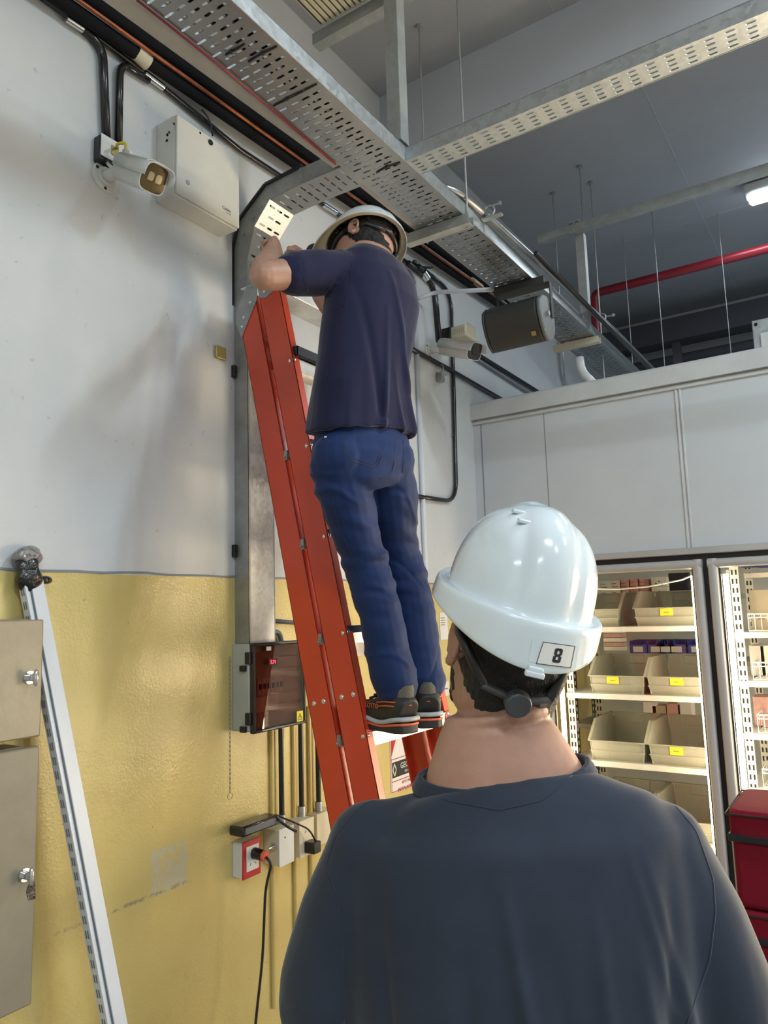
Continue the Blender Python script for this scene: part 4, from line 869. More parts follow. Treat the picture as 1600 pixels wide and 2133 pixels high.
# posters
def poster(label, c0, c1, lines, red=True):
    a, b = at(*c0, 'x', WX+0.003), at(*c1, 'x', WX+0.003)
    y0, y1, z0, z1 = a.y, b.y, b.z, a.z
    r = thing('notice_sign', label, 'sign', (WX, (y0+y1)/2, z0)); MB().box((WX+0.0005, y0, z0), (WX+0.003, y1, z1)).build('sheet', 'paper', r)
    return r, y0, y1, z0, z1
r, y0, y1, z0, z1 = poster('white notice with red lines and a black brand block, behind the ladder feet', (812, 1522), (880, 1628), None)
X_ = WX+0.0034; zm = z0+(z1-z0)*0.40
g = MB(); 
for zq in (z0+0.004, zm-0.062, zm+0.035, z1-0.004): g.box((X_-0.0003, y0+0.004, zq-0.0018), (X_, y1-0.004, zq+0.0018))
for yq in (y0+0.005, y1-0.005): g.box((X_-0.0003, yq-0.0018, z0+0.004), (X_, yq+0.0018, z1-0.004))
g.prism([(X_-0.0003, y0+0.008, z1-0.008), (X_-0.0003, y0+0.008, zm+0.05), (X_-0.0003, y0+0.07, z1-0.008)], (0.0003, 0, 0)); each(g, 'red_lines', 'redplate', r)
yb_ = (y0+y1)/2
zb_ = zm-0.012
bb_ = MB().box((X_-0.0003, y0+0.01, zb_-0.034), (X_, y1-0.01, zb_+0.034)).build('brand_block', 'ink', r)
text('lettering', 'GEORGIA', 0.036, V((X_+0.0004, yb_+0.018, zb_+0.008)), (0, 1, 0), (0, 0, 1), 'paper', bb_, sx=0.95)
text('lettering', '555-400-4355', 0.014, V((X_+0.0004, yb_+0.018, zb_-0.020)), (0, 1, 0), (0, 0, 1), 'paper', bb_)
g = MB(); cc = V((X_+0.0002, y0+0.030, zb_)); g.bar(cc+V((0, -0.014, 0)), cc+V((0, 0, 0.026)), 0.005, 0.0006, (1, 0, 0)); g.bar(cc+V((0, 0.014, 0)), cc+V((0, 0, 0.026)), 0.005, 0.0006, (1, 0, 0)); g.bar(cc+V((0, -0.014, 0)), cc+V((0, 0, -0.026)), 0.005, 0.0006, (1, 0, 0)); g.bar(cc+V((0, 0.014, 0)), cc+V((0, 0, -0.026)), 0.005, 0.0006, (1, 0, 0)); g.build('emblem', 'paper', bb_)
text('lettering', 'APTO PARA', 0.018, V((X_+0.0004, yb_, zm-0.078)), (0, 1, 0), (0, 0, 1), 'redplate', r)
text('lettering', 'INSTALACIONES', 0.022, V((X_+0.0004, yb_, zm-0.105)), (0, 1, 0), (0, 0, 1), 'redplate', r)
r, y0, y1, z0, z1 = poster('small white paper notice on the yellow wall right of the climber\'s shins', (916, 1276), (934, 1332), None)
g = MB()
for i in range(4): g.box((WX+0.003, y0+0.008, z1-0.03-i*0.012), (WX+0.0035, y0+0.05, z1-0.026-i*0.012))
each(g, 'print_lines', 'inkgrey', r)
for nm, c0, c1, lb in (('l', (902, 1376), (920, 1392), 'narrow white label strip by the ladder, left of the standing worker\'s ear'), ('m', (918, 1422), (936, 1448), 'small white paper slip on the yellow wall by the standing worker\'s jaw')):
    r, y0, y1, z0, z1 = poster(lb, c0, c1, None); g = MB(); g.box((WX+0.003, y0+0.01, (z0+z1)/2-0.003), (WX+0.0035, y1-0.01, (z0+z1)/2+0.003)); each(g, 'print_lines', 'inkgrey', r)

# ------------------------------------------------------------ folded step ladder leaning on the wall duct
LB0 = V((-1.548, 1.83, 2.386)); LD = V((math.sin(math.radians(12.19)), 0, -math.cos(math.radians(12.19))))   # down the rail
LN = V((math.cos(math.radians(12.19)), 0, math.sin(math.radians(12.19))))                                     # out of the ladder front
def LP(s, n, y): return V((LB0.x, y, LB0.z))+LD*s+LN*n
LYL, LYR = 1.83, 2.335; s_top = -0.32; s_bot = (LB0.z-0.012)/-LD.z
ld = thing('step_ladder', 'tall orange fibreglass step ladder folded and leaning on the wall under the climber', 'ladder', (LP(s_bot, 0, 2.08).x, 2.08, 0))
def crail(nm, n0, n1, y, inward, sa, sb, parent, cut=0.0):
    g = MB(); t = 0.004; fl = 0.032; i = inward
    A = [LP(sa, n0, y), LP(sa, n1, y), LP(sb, n1, y), LP(sb, n0, y)]
    if cut: A[0] = LP(sa+cut, n0, y)
    g.prism(A, (0, t*i, 0))
    g.prism([LP(sa, n1, y), LP(sa, n1-t, y), LP(sb, n1-t, y), LP(sb, n1, y)], (0, fl*i, 0))
    g.prism([LP(sa+cut, n0, y), LP(sa+cut, n0+t, y), LP(sb, n0+t, y), LP(sb, n0, y)], (0, fl*i, 0))
    return g.build(nm, 'orange', parent, bevel=0.0012, bseg=2)
for y, i in ((LYL, 1), (LYR, -1)):
    crail('front_rail', -0.078, 0.014, y, i, s_top, s_bot, ld); crail('rear_rail', -0.182, -0.094, y, i, s_top+0.02, s_bot-0.05, ld, 0.10)
    g = MB(); g.box((-0.04, -0.008, 0), (0.04, 0.03, 0.03), None, (0, 0, 0)); 
    f_ = MB(); a = LP(s_bot-0.03, -0.032, y+0.012*i); f_.box((a.x-0.055, y-0.004*1, 0.0), (a.x+0.055, y+0.004, 0.06)); f_.box((a.x-0.055, min(y, y+0.035*i), 0), (a.x+0.055, max(y, y+0.035*i), 0.012)); f_.build('foot', 'black', ld, bevel=0.002)
for k in range(-1, 8):
    s = 0.305*k
    if k == -1: continue
    # step tread: shallow aluminium channel, level
    z = LP(s, 0, 0).z; xf = LP(s, 0.012, 0).x
    g = MB(); tz = z+0.014
    g.box((xf-0.092, LYL+0.005, tz-0.004), (xf, LYR-0.005, tz)); g.box((xf-0.003, LYL+0.005, tz-0.045), (xf, LYR-0.005, tz)); g.box((xf-0.092, LYL+0.005, tz-0.035), (xf-0.089, LYR-0.005, tz))
    for q in range(5): g.box((xf-0.012-q*0.017, LYL+0.006, tz), (xf-0.006-q*0.017, LYR-0.006, tz+0.0015))
    g.build('step', 'alubright', ld)
g = MB(); tz = LP(-0.305, 0, 0).z+0.012; xf = LP(-0.305, 0.02, 0).x
g.box((xf-0.175, LYL-0.004, tz-0.005), (xf+0.002, LYR+0.004, tz)); g.box((xf-0.001, LYL-0.004, tz-0.05), (xf+0.002, LYR+0.004, tz)); g.build('top_cap', 'alubright', ld, bevel=0.002)
g = MB(); g.bar(LP(-0.12, -0.09, LYL+0.03), LP(-0.12, -0.09, LYR-0.03), 0.02, 0.03, LN); g.build('rear_crossbar', 'alubright', ld)
for k in (1, 3, 5, 7):
    g = MB(); g.bar(LP(0.305*k+0.03, -0.15, LYL+0.01), LP(0.305*k+0.03, -0.15, LYR-0.01), 0.003, 0.05, LD); g.build('rear_brace', 'alubright', ld)
for y, sg in ((LYL, -1), (LYR, 1)):
    g = MB(); g.prism([LP(-0.345, -0.075, y), LP(-0.345, 0.016, y), LP(-0.275, 0.016, y), LP(-0.262, -0.05, y), LP(-0.275, -0.078, y)], (0, 0.003*sg, 0))
    g.prism([LP(-0.375, -0.080, y), LP(-0.345, -0.072, y), LP(-0.275, -0.088, y), LP(-0.17, -0.186, y), LP(-0.24, -0.200, y), LP(-0.29, -0.175, y), LP(-0.375, -0.092, y)], (0, 0.004*sg, 0))
    g.build('hinge_plate', 'galvdull', ld, bevel=0.001)
g = MB()
def rivet(s, n, y=LYL, r=0.0075): g.sphere(LP(s, n, y), r, 10, (1, 0.6, 1))
for k in range(0, 8): rivet(0.305*k, 0.0-0.001); g.sphere(LP(0.305*k, 0.014, LYR-0.015), 0.0075, 10, (0.6, 1, 1)); g.sphere(LP(0.305*k, 0.0155, LYL+0.006), 0.006, 10, (0.6, 1, 1))
sb_ = (at(735, 1447, 'y', LYL)-LB0).dot(LD)
for n in (-0.006, -0.050, -0.120, -0.158): rivet(sb_, n, r=0.009)
for n, s in ((-0.02, -0.325), (-0.05, -0.325), (-0.02, -0.29), (-0.05, -0.288), (-0.12, -0.28), (-0.16, -0.24), (-0.175, -0.21)): rivet(s, n, LYL-0.002, 0.007)
each(g, 'rivet', 'chrome', ld, smooth=True)
for k in (1, 2, 3, 4):
    g = MB(); a = LP(0.305*k-0.005, -0.088, LYL+0.012); g.box((a.x-0.008, LYL-0.001, a.z-0.02), (a.x+0.004, LYL+0.03, a.z+0.012)); g.sphere((a.x-0.004, LYL-0.004, a.z-0.012), 0.005, 8); g.build('spreader_pivot', 'galvdull', ld)
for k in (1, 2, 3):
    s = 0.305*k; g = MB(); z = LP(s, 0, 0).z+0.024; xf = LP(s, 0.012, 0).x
    g.box((xf-0.003, LYL+0.006, z-0.024), (xf+0.0015, LYR-0.006, z-0.002)); g.build('step_reflection', 'denim', ld)  # dark blue reflection on the step front, painted as a strip
# tool tray on the top step
s = 0; z = LP(0, 0, 0).z+0.016; xf = LP(0, 0.012, 0).x
tr = thing('tool_tray', 'shallow black tool tray lying on the ladder step by the climber\'s waist', 'tool tray', (xf-0.04, 2.05, z))
g = MB(); g.box((xf-0.085, LYL+0.01, z), (xf+0.012, LYL+0.30, z+0.004)); g.box((xf+0.008, LYL+0.01, z), (xf+0.012, LYL+0.30, z+0.034)); g.box((xf-0.085, LYL+0.01, z), (xf-0.081, LYL+0.30, z+0.034)); g.box((xf-0.085, LYL+0.01, z), (xf+0.012, LYL+0.014, z+0.034)); g.box((xf-0.085, LYL+0.296, z), (xf+0.012, LYL+0.30, z+0.034)); g.build('tray', 'black', tr, bevel=0.001)
tag(MB().tube([(xf-0.06, LYL+0.02, z+0.035), (xf-0.06, LYL+0.10, z+0.042), (xf-0.05, LYL+0.18, z+0.04)], 0.007, 10).build('hand_tool', 'teal', smooth=True), 'teal handled tool lying in the black tool tray', 'tool')
tag(MB().cyl((xf-0.02, LYL+0.13, z+0.035), (xf-0.01, LYL+0.2, z+0.035), 0.007, 10).build('hand_tool', 'orangetrim', smooth=40), 'red tipped marker lying in the black tool tray', 'tool')

# ------------------------------------------------------------ cold room contents
def board(label, x0, x1, y0, y1, z, grp, m='rackwhite', t=0.030):
    return None
def rack(label, x0, x1, y0, y1, zs, zt, m, um, zb=0.0):
    r = thing('storage_rack', label, 'rack', ((x0+x1)/2, (y0+y1)/2, zb))
    for z in zs:
        g = MB(); g.box((x0, y0, z-0.028), (x1, y1, z)); g.build('shelf', m, r, bevel=0.002)
    for x in (x0+0.02, x1-0.02):
        for y in (y0+0.02, y1-0.02):
            g = MB(); g.box((x-0.02, y-0.0015, zb), (x+0.02, y+0.0015, zt)); g.box((x-0.0015, y, zb), (x+0.0015, y+0.03, zt))
            up_ = g.build('upright', um, r)
            g = MB()
            for i in range(int((zt-zb)/0.045)):
                for dx in (-0.009, 0.009): g.box((x+dx-0.004, y-0.003, zb+0.02+i*0.045), (x+dx+0.004, y-0.0016, zb+0.045+i*0.045))
            sl = g.build('slot', 'darkhole' if um != 'rackblack' else 'white', up_)
    return r
rowz = [1.436, 1.077, 0.722, 0.36]
rack('white shelving behind the first glass door holding the grey bins', -1.50, -0.74, 4.10, 4.62, rowz, 1.76, 'rackwhite', 'rackwhite', 0.0)
rowb = [1.40, 1.165, 0.915, 0.66]
rack('bright slotted rack behind the second glass door holding wire baskets', -0.61, 0.15, 4.08, 4.62, rowb, 1.76, 'rackwhite', 'rackwhite', 0.0)
rack('dark rack deep in the cold room carrying the small blue bins', -2.0+0.15, 0.6, 5.15, 5.6, [1.60, 1.185, 0.75], 2.0, 'galvdull', 'rackblack', 0.0)
def make_bin(w_, d_, h_):
    r = thing('storage_bin', 'x', 'bin', (0, 0, 0), 'grey storage bins')
    g = MB(); t = 0.004; fh = h_*0.50; ins = 0.012
    # side walls with sloped front
    for sx in (-1, 1):
        x = sx*w_/2; xi = sx*(w_/2-ins)
        g.poly([(xi, 0, 0), (xi, d_, 0), (x, d_, h_), (x, d_*0.30, h_), (x, 0, fh), (xi-sx*t, 0, 0), (xi-sx*t, d_, 0), (x-sx*t, d_, h_), (x-sx*t, d_*0.30, h_), (x-sx*t, 0, fh)],
               [(0, 1, 2, 3, 4), (9, 8, 7, 6, 5), (0, 4, 9, 5), (4, 3, 8, 9), (3, 2, 7, 8), (2, 1, 6, 7), (1, 0, 5, 6)])
        g.bar((x+sx*0.004, 0, fh), (x+sx*0.004, d_*0.30, h_), 0.014, 0.006, (0, 0, 1)); g.bar((x+sx*0.004, d_*0.30, h_), (x+sx*0.004, d_, h_), 0.014, 0.006, (0, 0, 1))
    g.box((-w_/2+ins, 0, 0), (w_/2-ins, d_, t)); g.box((-w_/2+ins, d_-t, 0), (w_/2-ins, d_, h_)); g.bar((-w_/2, d_-0.01, h_), (w_/2, d_-0.01, h_), 0.02, 0.006, (0, 0, 1))
    g.poly([(-w_/2+ins, 0.014, 0), (w_/2-ins, 0.014, 0), (w_/2-0.003, -0.004, fh*0.5), (-w_/2+0.003, -0.004, fh*0.5), (-w_/2+ins, 0.018, 0), (w_/2-ins, 0.018, 0), (w_/2-0.003, 0, fh*0.5), (-w_/2+0.003, 0, fh*0.5)], [(0, 1, 2, 3), (7, 6, 5, 4), (0, 3, 7, 4), (1, 5, 6, 2), (3, 2, 6, 7)])
    g.box((-w_/2+0.003, 0.004, fh*0.5), (w_/2-0.003, 0.008, fh)); g.box((-w_/2, -0.004, fh-0.003), (w_/2, 0.012, fh+0.003)); g.box((-w_/2, -0.005, fh*0.5-0.002), (w_/2, 0.012, fh*0.5+0.002))
    g.build('body', 'bin', r, True)
    g = MB(); g.box((-0.045, d_-0.008, h_-0.055), (0.045, d_-0.004, h_-0.005)); g.build('rear_grip', 'bin', r, True, bevel=0.002)
    return r
def card(r, dx, fh):
    g = MB(); g.box((dx-0.032, -0.001, fh*0.5+0.006), (dx+0.032, 0.003, fh+0.0)); lc_ = g.build('label_card', 'yel', r, True)
    g = MB(); g.box((dx-0.014, -0.0018, fh*0.74), (dx+0.014, -0.0012, fh*0.78)); g.build('card_print', 'inkgrey', lc_, True)
binp = None
bins = [(-1.345, 0, 'grey bin on the top row, half hidden by the white helmet', 1), (-0.940, 0, 'grey bin on the top row with a yellow card, right of the helmet', 1),
        (-1.222, 1, 'grey bin on the second row, left one, under the pink papers', 1), (-0.912, 1, 'grey bin on the second row, right one, beside the door jamb', 1),
        (-1.245, 2, 'grey bin on the third row without a yellow card', 0), (-0.930, 2, 'grey bin on the third row, right one, with a yellow card', 1),
        (-1.245, 3, 'grey bin on the lowest visible row, left one', 0), (-0.930, 3, 'grey bin on the lowest visible row, right one', 0)]
for x, rw, lb, cdn in bins:
    wd, dd, hh = (0.292, 0.44, 0.185)
    if rw == 2: hh = 0.20
    if rw == 0: wd = 0.318
    b_ = make_bin(wd, dd, hh); b_.location = (x, 4.12, rowz[rw]+0.001); b_['label'] = lb
    if cdn: card(b_, {(-1.222, 1): -0.02, (-0.912, 1): 0.0, (-0.94, 0): 0.005}.get((x, rw), -0.01), hh*0.5)
# blue and purple bins on the deep rack
for i, (px, m, lb) in enumerate([(1330, 'blue', 'small blue bin with a white card, leftmost in the back row'), (1367, 'blue', 'small blue bin behind the reddish post in the back row'), (1386, 'blue', 'small blue bin just left of the purple bin'), (1410, 'purple', 'small purple bin with a white card in the back row'), (1452, 'blue', 'small blue bin nearest the door jamb in the back row')]):
    p = at(px, 1348, 'y', 5.2); w_ = 0.115
    r = thing('parts_bin', lb, 'bin', (p.x, 5.2, 1.186), 'small coloured bins')
    g = MB(); g.box((p.x-w_/2, 5.2, 1.186), (p.x+w_/2, 5.203, 1.285)); g.box((p.x-w_/2, 5.2, 1.186), (p.x-w_/2+.003, 5.4, 1.31)); g.box((p.x+w_/2-.003, 5.2, 1.186), (p.x+w_/2, 5.4, 1.31)); g.box((p.x-w_/2, 5.397, 1.186), (p.x+w_/2, 5.4, 1.31)); g.box((p.x-w_/2, 5.2, 1.186), (p.x+w_/2, 5.4, 1.155)); g.build('body', m, r)
    g = MB(); g.box((p.x-0.035, 5.196, 1.235), (p.x+0.03, 5.2, 1.272)); g.build('card', 'paper', r)
# cartons on the deep top shelf and stacks of papers
cnt = 0
for i, px in enumerate((1240, 1262, 1284, 1303, 1322, 1341)):
    for j in range(2):
        p = at(px, 1215, 'y', 5.2); m = 'paper' if i < 3 else 'pink'
        r = thing('medicine_box', ['white', 'pinkish'][m == 'pink']+' carton on the deep top shelf, %s row, %s' % (['lower', 'upper'][j], ['beside the helmet', 'second from the helmet', 'third from the helmet', 'third from the red white pair', 'second from the red white pair', 'next to the red white pair'][i]), 'box', (p.x, 5.2, 1.601+j*0.062), 'cartons on the deep top shelf')
        MB().box((p.x-0.036, 5.19, 1.601+j*0.062), (p.x+0.036, 5.33, 1.660+j*0.062)).build('carton', m, r, bevel=0.001)
        g = MB(); g.box((p.x-0.030, 5.1885, 1.612+j*0.062), (p.x+0.012, 5.1898, 1.618+j*0.062)); g.box((p.x-0.030, 5.1885, 1.635+j*0.062), (p.x+0.0, 5.1898, 1.640+j*0.062)); g.build('print', 'inkgrey' if i < 4 else 'redplate', r)
for j in range(2):
    p = at(1375, 1215, 'y', 5.2); r = thing('medicine_box', 'white speckled carton at the end of the deep top shelf, %s of two' % ['lower', 'upper'][j], 'box', (p.x, 5.2, 1.601+j*0.062))
    MB().box((p.x-0.05, 5.17, 1.601+j*0.065), (p.x+0.05, 5.33, 1.664+j*0.065)).build('carton', 'paper', r, bevel=0.001)
    g = MB(); [g.box((p.x-0.045+q*0.02, 5.1685, 1.608+j*0.065+(q % 3)*0.012), (p.x-0.034+q*0.02, 5.1698, 1.614+j*0.065+(q % 3)*0.012)) for q in range(5)]; g.build('print', 'ink', r)
p = at(1274, 1362, 'y', 4.5)
for j in range(5):
    tag(MB().box((p.x-0.07, 4.585, 1.28+j*0.026), (p.x+0.05, 4.66, 1.303+j*0.026)).build('leaflet_stack', 'pink' if j % 2 else 'paper', bevel=0.001), 'pink and white stack layer beside the helmet above the second bin row, %s' % ['lowest', 'second lowest', 'middle', 'second highest', 'topmost'][j], 'box', 'stacked cartons behind the second row')
for i, (px, py) in enumerate([(1355, 1478), (1375, 1486), (1405, 1482), (1428, 1480)]):
    p = at(px, py, 'y', 5.2)
    tag(MB().box((p.x-0.045, 5.19, 0.751), (p.x+0.04, 5.3, p.z+0.05)).build('medicine_box', ['paper', 'carton', 'pink', 'paper'][i], bevel=0.002), ['white carton left of the dark perforated post', 'brown carton left of the dark perforated post, shorter', 'pink carton right of the dark perforated post', 'white carton right of the dark perforated post'][i]+' behind the third bin row', 'box', 'cartons behind the third row')
a, b = at(1458, 1192, 'y', 4.05), at(1240, 1227, 'y', 4.05)
pipe('cable', 'thin white cable sagging across the top of the first glass door', 'cable', [a, at(1420, 1208, 'y', 4.05), at(1350, 1222, 'y', 4.05), at(1290, 1227, 'y', 4.05), b], 0.0045, 'white')
p = at(1420, 1228, 'y', 4.7); tag(MB().box((p.x-0.07, 4.7, p.z-0.03), (p.x+0.10, 4.9, p.z+0.10)).build('dark_box', 'black', bevel=0.005), 'dark box at the top right behind the first glass door', 'box')
# wire baskets
def basket(label, x0, x1, y0, y1, z):
    r = thing('wire_basket', label, 'basket', ((x0+x1)/2, (y0+y1)/2, z), 'white wire baskets'); h = 0.085
    g = MB()
    for zz, rr in ((z+0.003, 0.003), (z+h, 0.0035), (z+h-0.018, 0.0025)): g.tube([(x0, y0, zz), (x1, y0, zz), (x1, y1, zz), (x0, y1, zz)], rr, 6, closed=True)
    g.build('rim', 'white', r)
    g = MB(); n = 22
    for i in range(n+1):
        x = x0+(x1-x0)*i/n; g.tube([(x, y0, z+h), (x, y0, z+0.003), (x, y1, z+0.003), (x, y1, z+h)], 0.0018, 5)
    for i in range(8):
        y = y0+(y1-y0)*i/7; g.tube([(x0, y, z+h), (x0, y, z+0.003), (x1, y, z+0.003), (x1, y, z+h)], 0.0018, 5)
    tag(g.build('wires', 'white', r)); return r
for z, lb in zip(rowb, ('topmost wire basket behind the second glass door', 'second wire basket down behind the second glass door', 'third wire basket down behind the second glass door', 'lowest wire basket, just above the red bag')):
    basket(lb, -0.545, 0.10, 4.10, 4.55, z+0.003)
for i, (px, py0, py1, m, lb) in enumerate([(1590, 1228, 1292, 'carton', 'pale cardboard carton in the topmost wire basket'), (1575, 1345, 1380, 'paper', 'white green printed carton in the second wire basket'), (1596, 1345, 1380, 'paper', 'white printed carton at the right edge of the second wire basket'), (1590, 1452, 1480, 'pink', 'reddish carton in the third wire basket')]):
    p, q = at(px, py0, 'y', 4.3), at(px, py1, 'y', 4.3); zb = [rowb[0], rowb[1], rowb[1], rowb[2]][i]+0.008
    w_ = [0.07, 0.035, 0.03, 0.05][i]; r = thing('carton', lb, 'box', (p.x, 4.3, zb))
    MB().box((p.x-w_, 4.3, zb), (p.x+w_, 4.45, max(p.z, zb+0.1))).build('box', m, r, bevel=0.002)
    g = MB(); g.box((p.x-w_*0.5, 4.2985, zb+0.05), (p.x-w_*0.1, 4.2998, zb+0.06)); g.build('print', 'redplate' if i != 1 else 'inkgrey', r)
for i, (px) in enumerate((1555, 1590)):
    p = at(px, 1180, 'y', 4.4); w_ = 0.045
    tag(MB().box((p.x-w_, 4.4, p.z-0.0), (p.x+w_, 4.6, p.z+0.08)).build('parts_bin', 'blue', bevel=0.004), ['blue bin at the top of the second glass door, left one', 'blue bin at the top of the second glass door, at the right edge'][i], 'bin')
g = MB(); p = at(1575, 1192, 'y', 4.4); tag(MB().box((-0.58, 4.35, p.z-0.03), (0.1, 4.62, p.z-0.005)).build('shelf_board', 'rackwhite'), 'white board at the top behind the second glass door carrying blue bins', 'shelf')
# ------------------------------------------------------------ red insulated bags stacked at the right
yb = 2.72; a = at(1514, 1740, 'y', yb); zt = at(1516, 1688, 'y', yb).z; z1 = at(1530, 1895, 'y', yb).z
x0 = a.x; x1 = x0+0.46; y1 = yb+0.36
pl_ = thing('trolley', 'low dark trolley carrying the stacked red bags', 'trolley', (x0+0.23, yb+0.18, 0))
g = MB(); g.box((x0, yb, 0.10), (x1, y1, 0.13)); g.build('deck', 'black', pl_, bevel=0.005)
for sx in (x0+0.05, x1-0.05):
    for sy in (yb+0.05, y1-0.05): MB().cyl((sx-0.012, sy, 0.05), (sx+0.012, sy, 0.05), 0.05, 16).build('wheel', 'black', pl_, smooth=40)
def bag(label, z0, z1):
    r = thing('insulated_bag', label, 'bag', ((x0+x1)/2, (yb+y1)/2, z0)); zz = z1-0.085
    g = MB(); g.box((x0+0.012, yb+0.012, z0), (x1-0.012, y1-0.012, zz)); o = g.build('bag_body', 'bag', r, bevel=0.02, bseg=3)
    g = MB(); g.loft([(V(((x0+x1)/2, (yb+y1)/2, zz+0.01)), 0.226, 0.176), (V(((x0+x1)/2, (yb+y1)/2, z1-0.012)), 0.226, 0.176), (V(((x0+x1)/2, (yb+y1)/2, z1)), 0.215, 0.165)], (1, 0, 0), 40, 12); g.build('lid', 'bag', r, smooth=40)
    g = MB(); rr = 0.006
    g.tube([(x0, yb, z1-0.012), (x1, yb, z1-0.012), (x1, y1, z1-0.012), (x0, y1, z1-0.012)], 0.0035, 8, closed=True); g.build('piping', 'black', r, smooth=True)
    g = MB(); g.box((x0+0.002, yb+0.002, zz-0.012), (x1-0.002, y1-0.002, zz+0.012)); g.build('zip_band', 'black', r, bevel=0.004)
bag('crimson insulated delivery bag with a black zip, top of the stack at the right edge', z1+0.002, zt)
bag('crimson insulated delivery bag beneath the upper one at the right edge', 0.131, z1)

# ------------------------------------------------------------ people
def fuse(name, g, m, parent, voxel=0.005, smooth=4, local=False, disp=None, label=None):
    me = g.mesh('tmp'); t = D.objects.new('tmp', me); C.objects.link(t)
    md = t.modifiers.new('r', 'REMESH'); md.mode = 'VOXEL'; md.voxel_size = voxel; md.adaptivity = 0
    if smooth: sm = t.modifiers.new('s', 'SMOOTH'); sm.factor = 0.6; sm.iterations = smooth
    bpy.context.view_layer.update()
    me2 = D.meshes.new_from_object(t.evaluated_get(bpy.context.evaluated_depsgraph_get())); D.objects.remove(t); D.meshes.remove(me)
    if disp:
        n = len(me2.vertices); co_ = np.empty(n*3); me2.vertices.foreach_get('co', co_); co_ = co_.reshape(-1, 3)
        no = np.empty(n*3); me2.vertices.foreach_get('normal', no); no = no.reshape(-1, 3)
        co_ = disp(co_, no); me2.vertices.foreach_set('co', co_.ravel()); me2.update()
    me2.materials.clear()
    o = D.objects.new(name, me2); C.objects.link(o); me2.materials.append(M[m])
    for p in me2.polygons: p.use_smooth = True
    if parent: o.parent = parent; o.location = -wloc(parent)
    return o
def cut_mesh(o, co_pt, no_, keep_above=False):
    import bmesh
    bm = bmesh.new(); bm.from_mesh(o.data); bmesh.ops.bisect_plane(bm, geom=bm.verts[:]+bm.edges[:]+bm.faces[:], plane_co=co_pt, plane_no=no_, clear_outer=True); bm.to_mesh(o.data); bm.free()
def frame(fdir, tilt_up=0.0, roll=0.0):
    """head frame: forward, right, up"""
    f = V(fdir).normalized(); r = f.cross(V((0, 0, 1))).normalized(); u = r.cross(f)
    q = Matrix.Rotation(tilt_up, 3, r); f = q@f; u = q@u
    q = Matrix.Rotation(roll, 3, f); return f, q@r, q@u
def head_geo(g, c, fr):
    """c = centre of skull; fr = (f, r, u)"""
    f, r, u = fr; P = lambda x, y, z: c+r*x+f*y+u*z
    # skull as a stack of sections from chin up (side, depth)
    secs = [(-0.118, 0.062, 0.020, 0.016), (-0.110, 0.055, 0.036, 0.030), (-0.092, 0.038, 0.052, 0.055), (-0.065, 0.018, 0.064, 0.078), (-0.030, 0.006, 0.071, 0.092), (0.0, 0.0, 0.075, 0.098), (0.035, -0.004, 0.077, 0.100), (0.065, -0.006, 0.070, 0.092), (0.090, -0.008, 0.054, 0.072), (0.106, -0.010, 0.030, 0.042), (0.112, -0.010, 0.010, 0.014)]
    g.loft([(P(0, y, z), a, b) for z, y, a, b in secs], r, 28, 2.15)
    # nose, brow, lips, chin
    g.loft([(P(0, 0.088, 0.022), 0.007, 0.010), (P(0, 0.100, -0.005), 0.009, 0.012), (P(0, 0.112, -0.028), 0.013, 0.012), (P(0, 0.100, -0.040), 0.015, 0.010)], r, 12)
    g.loft([(P(-0.045, 0.080, 0.028), 0.006, 0.008), (P(-0.02, 0.093, 0.032), 0.007, 0.010), (P(0.02, 0.093, 0.032), 0.007, 0.010), (P(0.045, 0.080, 0.028), 0.006, 0.008)], u, 10)
    g.loft([(P(-0.024, 0.086, -0.062), 0.004, 0.006), (P(0, 0.096, -0.058), 0.006, 0.008), (P(0.024, 0.086, -0.062), 0.004, 0.006)], u, 10)
    g.loft([(P(-0.022, 0.084, -0.070), 0.004, 0.006), (P(0, 0.093, -0.072), 0.007, 0.008), (P(0.022, 0.084, -0.070), 0.004, 0.006)], u, 10)
    g.sphere(P(0, 0.082, -0.098), 0.020, 12)
    for s in (-1, 1):
        # ear: curved rim, bowl, lobe
        e = P(s*0.077, -0.006, -0.008)
        rim = [e+f*(0.018*math.cos(t))+u*(0.033*math.sin(t)+0.002)+r*(s*(0.012+0.006*math.sin(t*0.5))) for t in np.linspace(-0.7, 3.9, 12)]
        g.tube(rim, [0.005]*12, 8); g.loft([(e-r*s*0.004+u*0.004, 0.012, 0.024), (e+r*s*0.010+u*0.004-f*0.004, 0.015, 0.028)], f, 12); g.sphere(e+r*s*0.012-u*0.028+f*0.003, 0.009, 8)
def face_parts(c, fr, parent):
    f, r, u = fr; P = lambda x, y, z: c+r*x+f*y+u*z
    for s in (-1, 1):
        ey = MB().sphere(P(s*0.031, 0.078, 0.012), 0.0125, 12).build('eye', 'eye', parent, smooth=True)
        MB().sphere(P(s*0.031, 0.0875, 0.012), 0.0045, 8).build('iris', 'ink', ey, smooth=True)
        MB().tube([P(s*0.016, 0.097, 0.033), P(s*0.034, 0.094, 0.038), P(s*0.050, 0.081, 0.034)], [0.003, 0.004, 0.002], 6).build('eyebrow', 'hair', parent, smooth=True)
    MB().tube([P(-0.022, 0.093, -0.066), P(0, 0.102, -0.065), P(0.022, 0.093, -0.066)], [0.002, 0.004, 0.002], 6).build('lips', 'lip', parent, smooth=True)
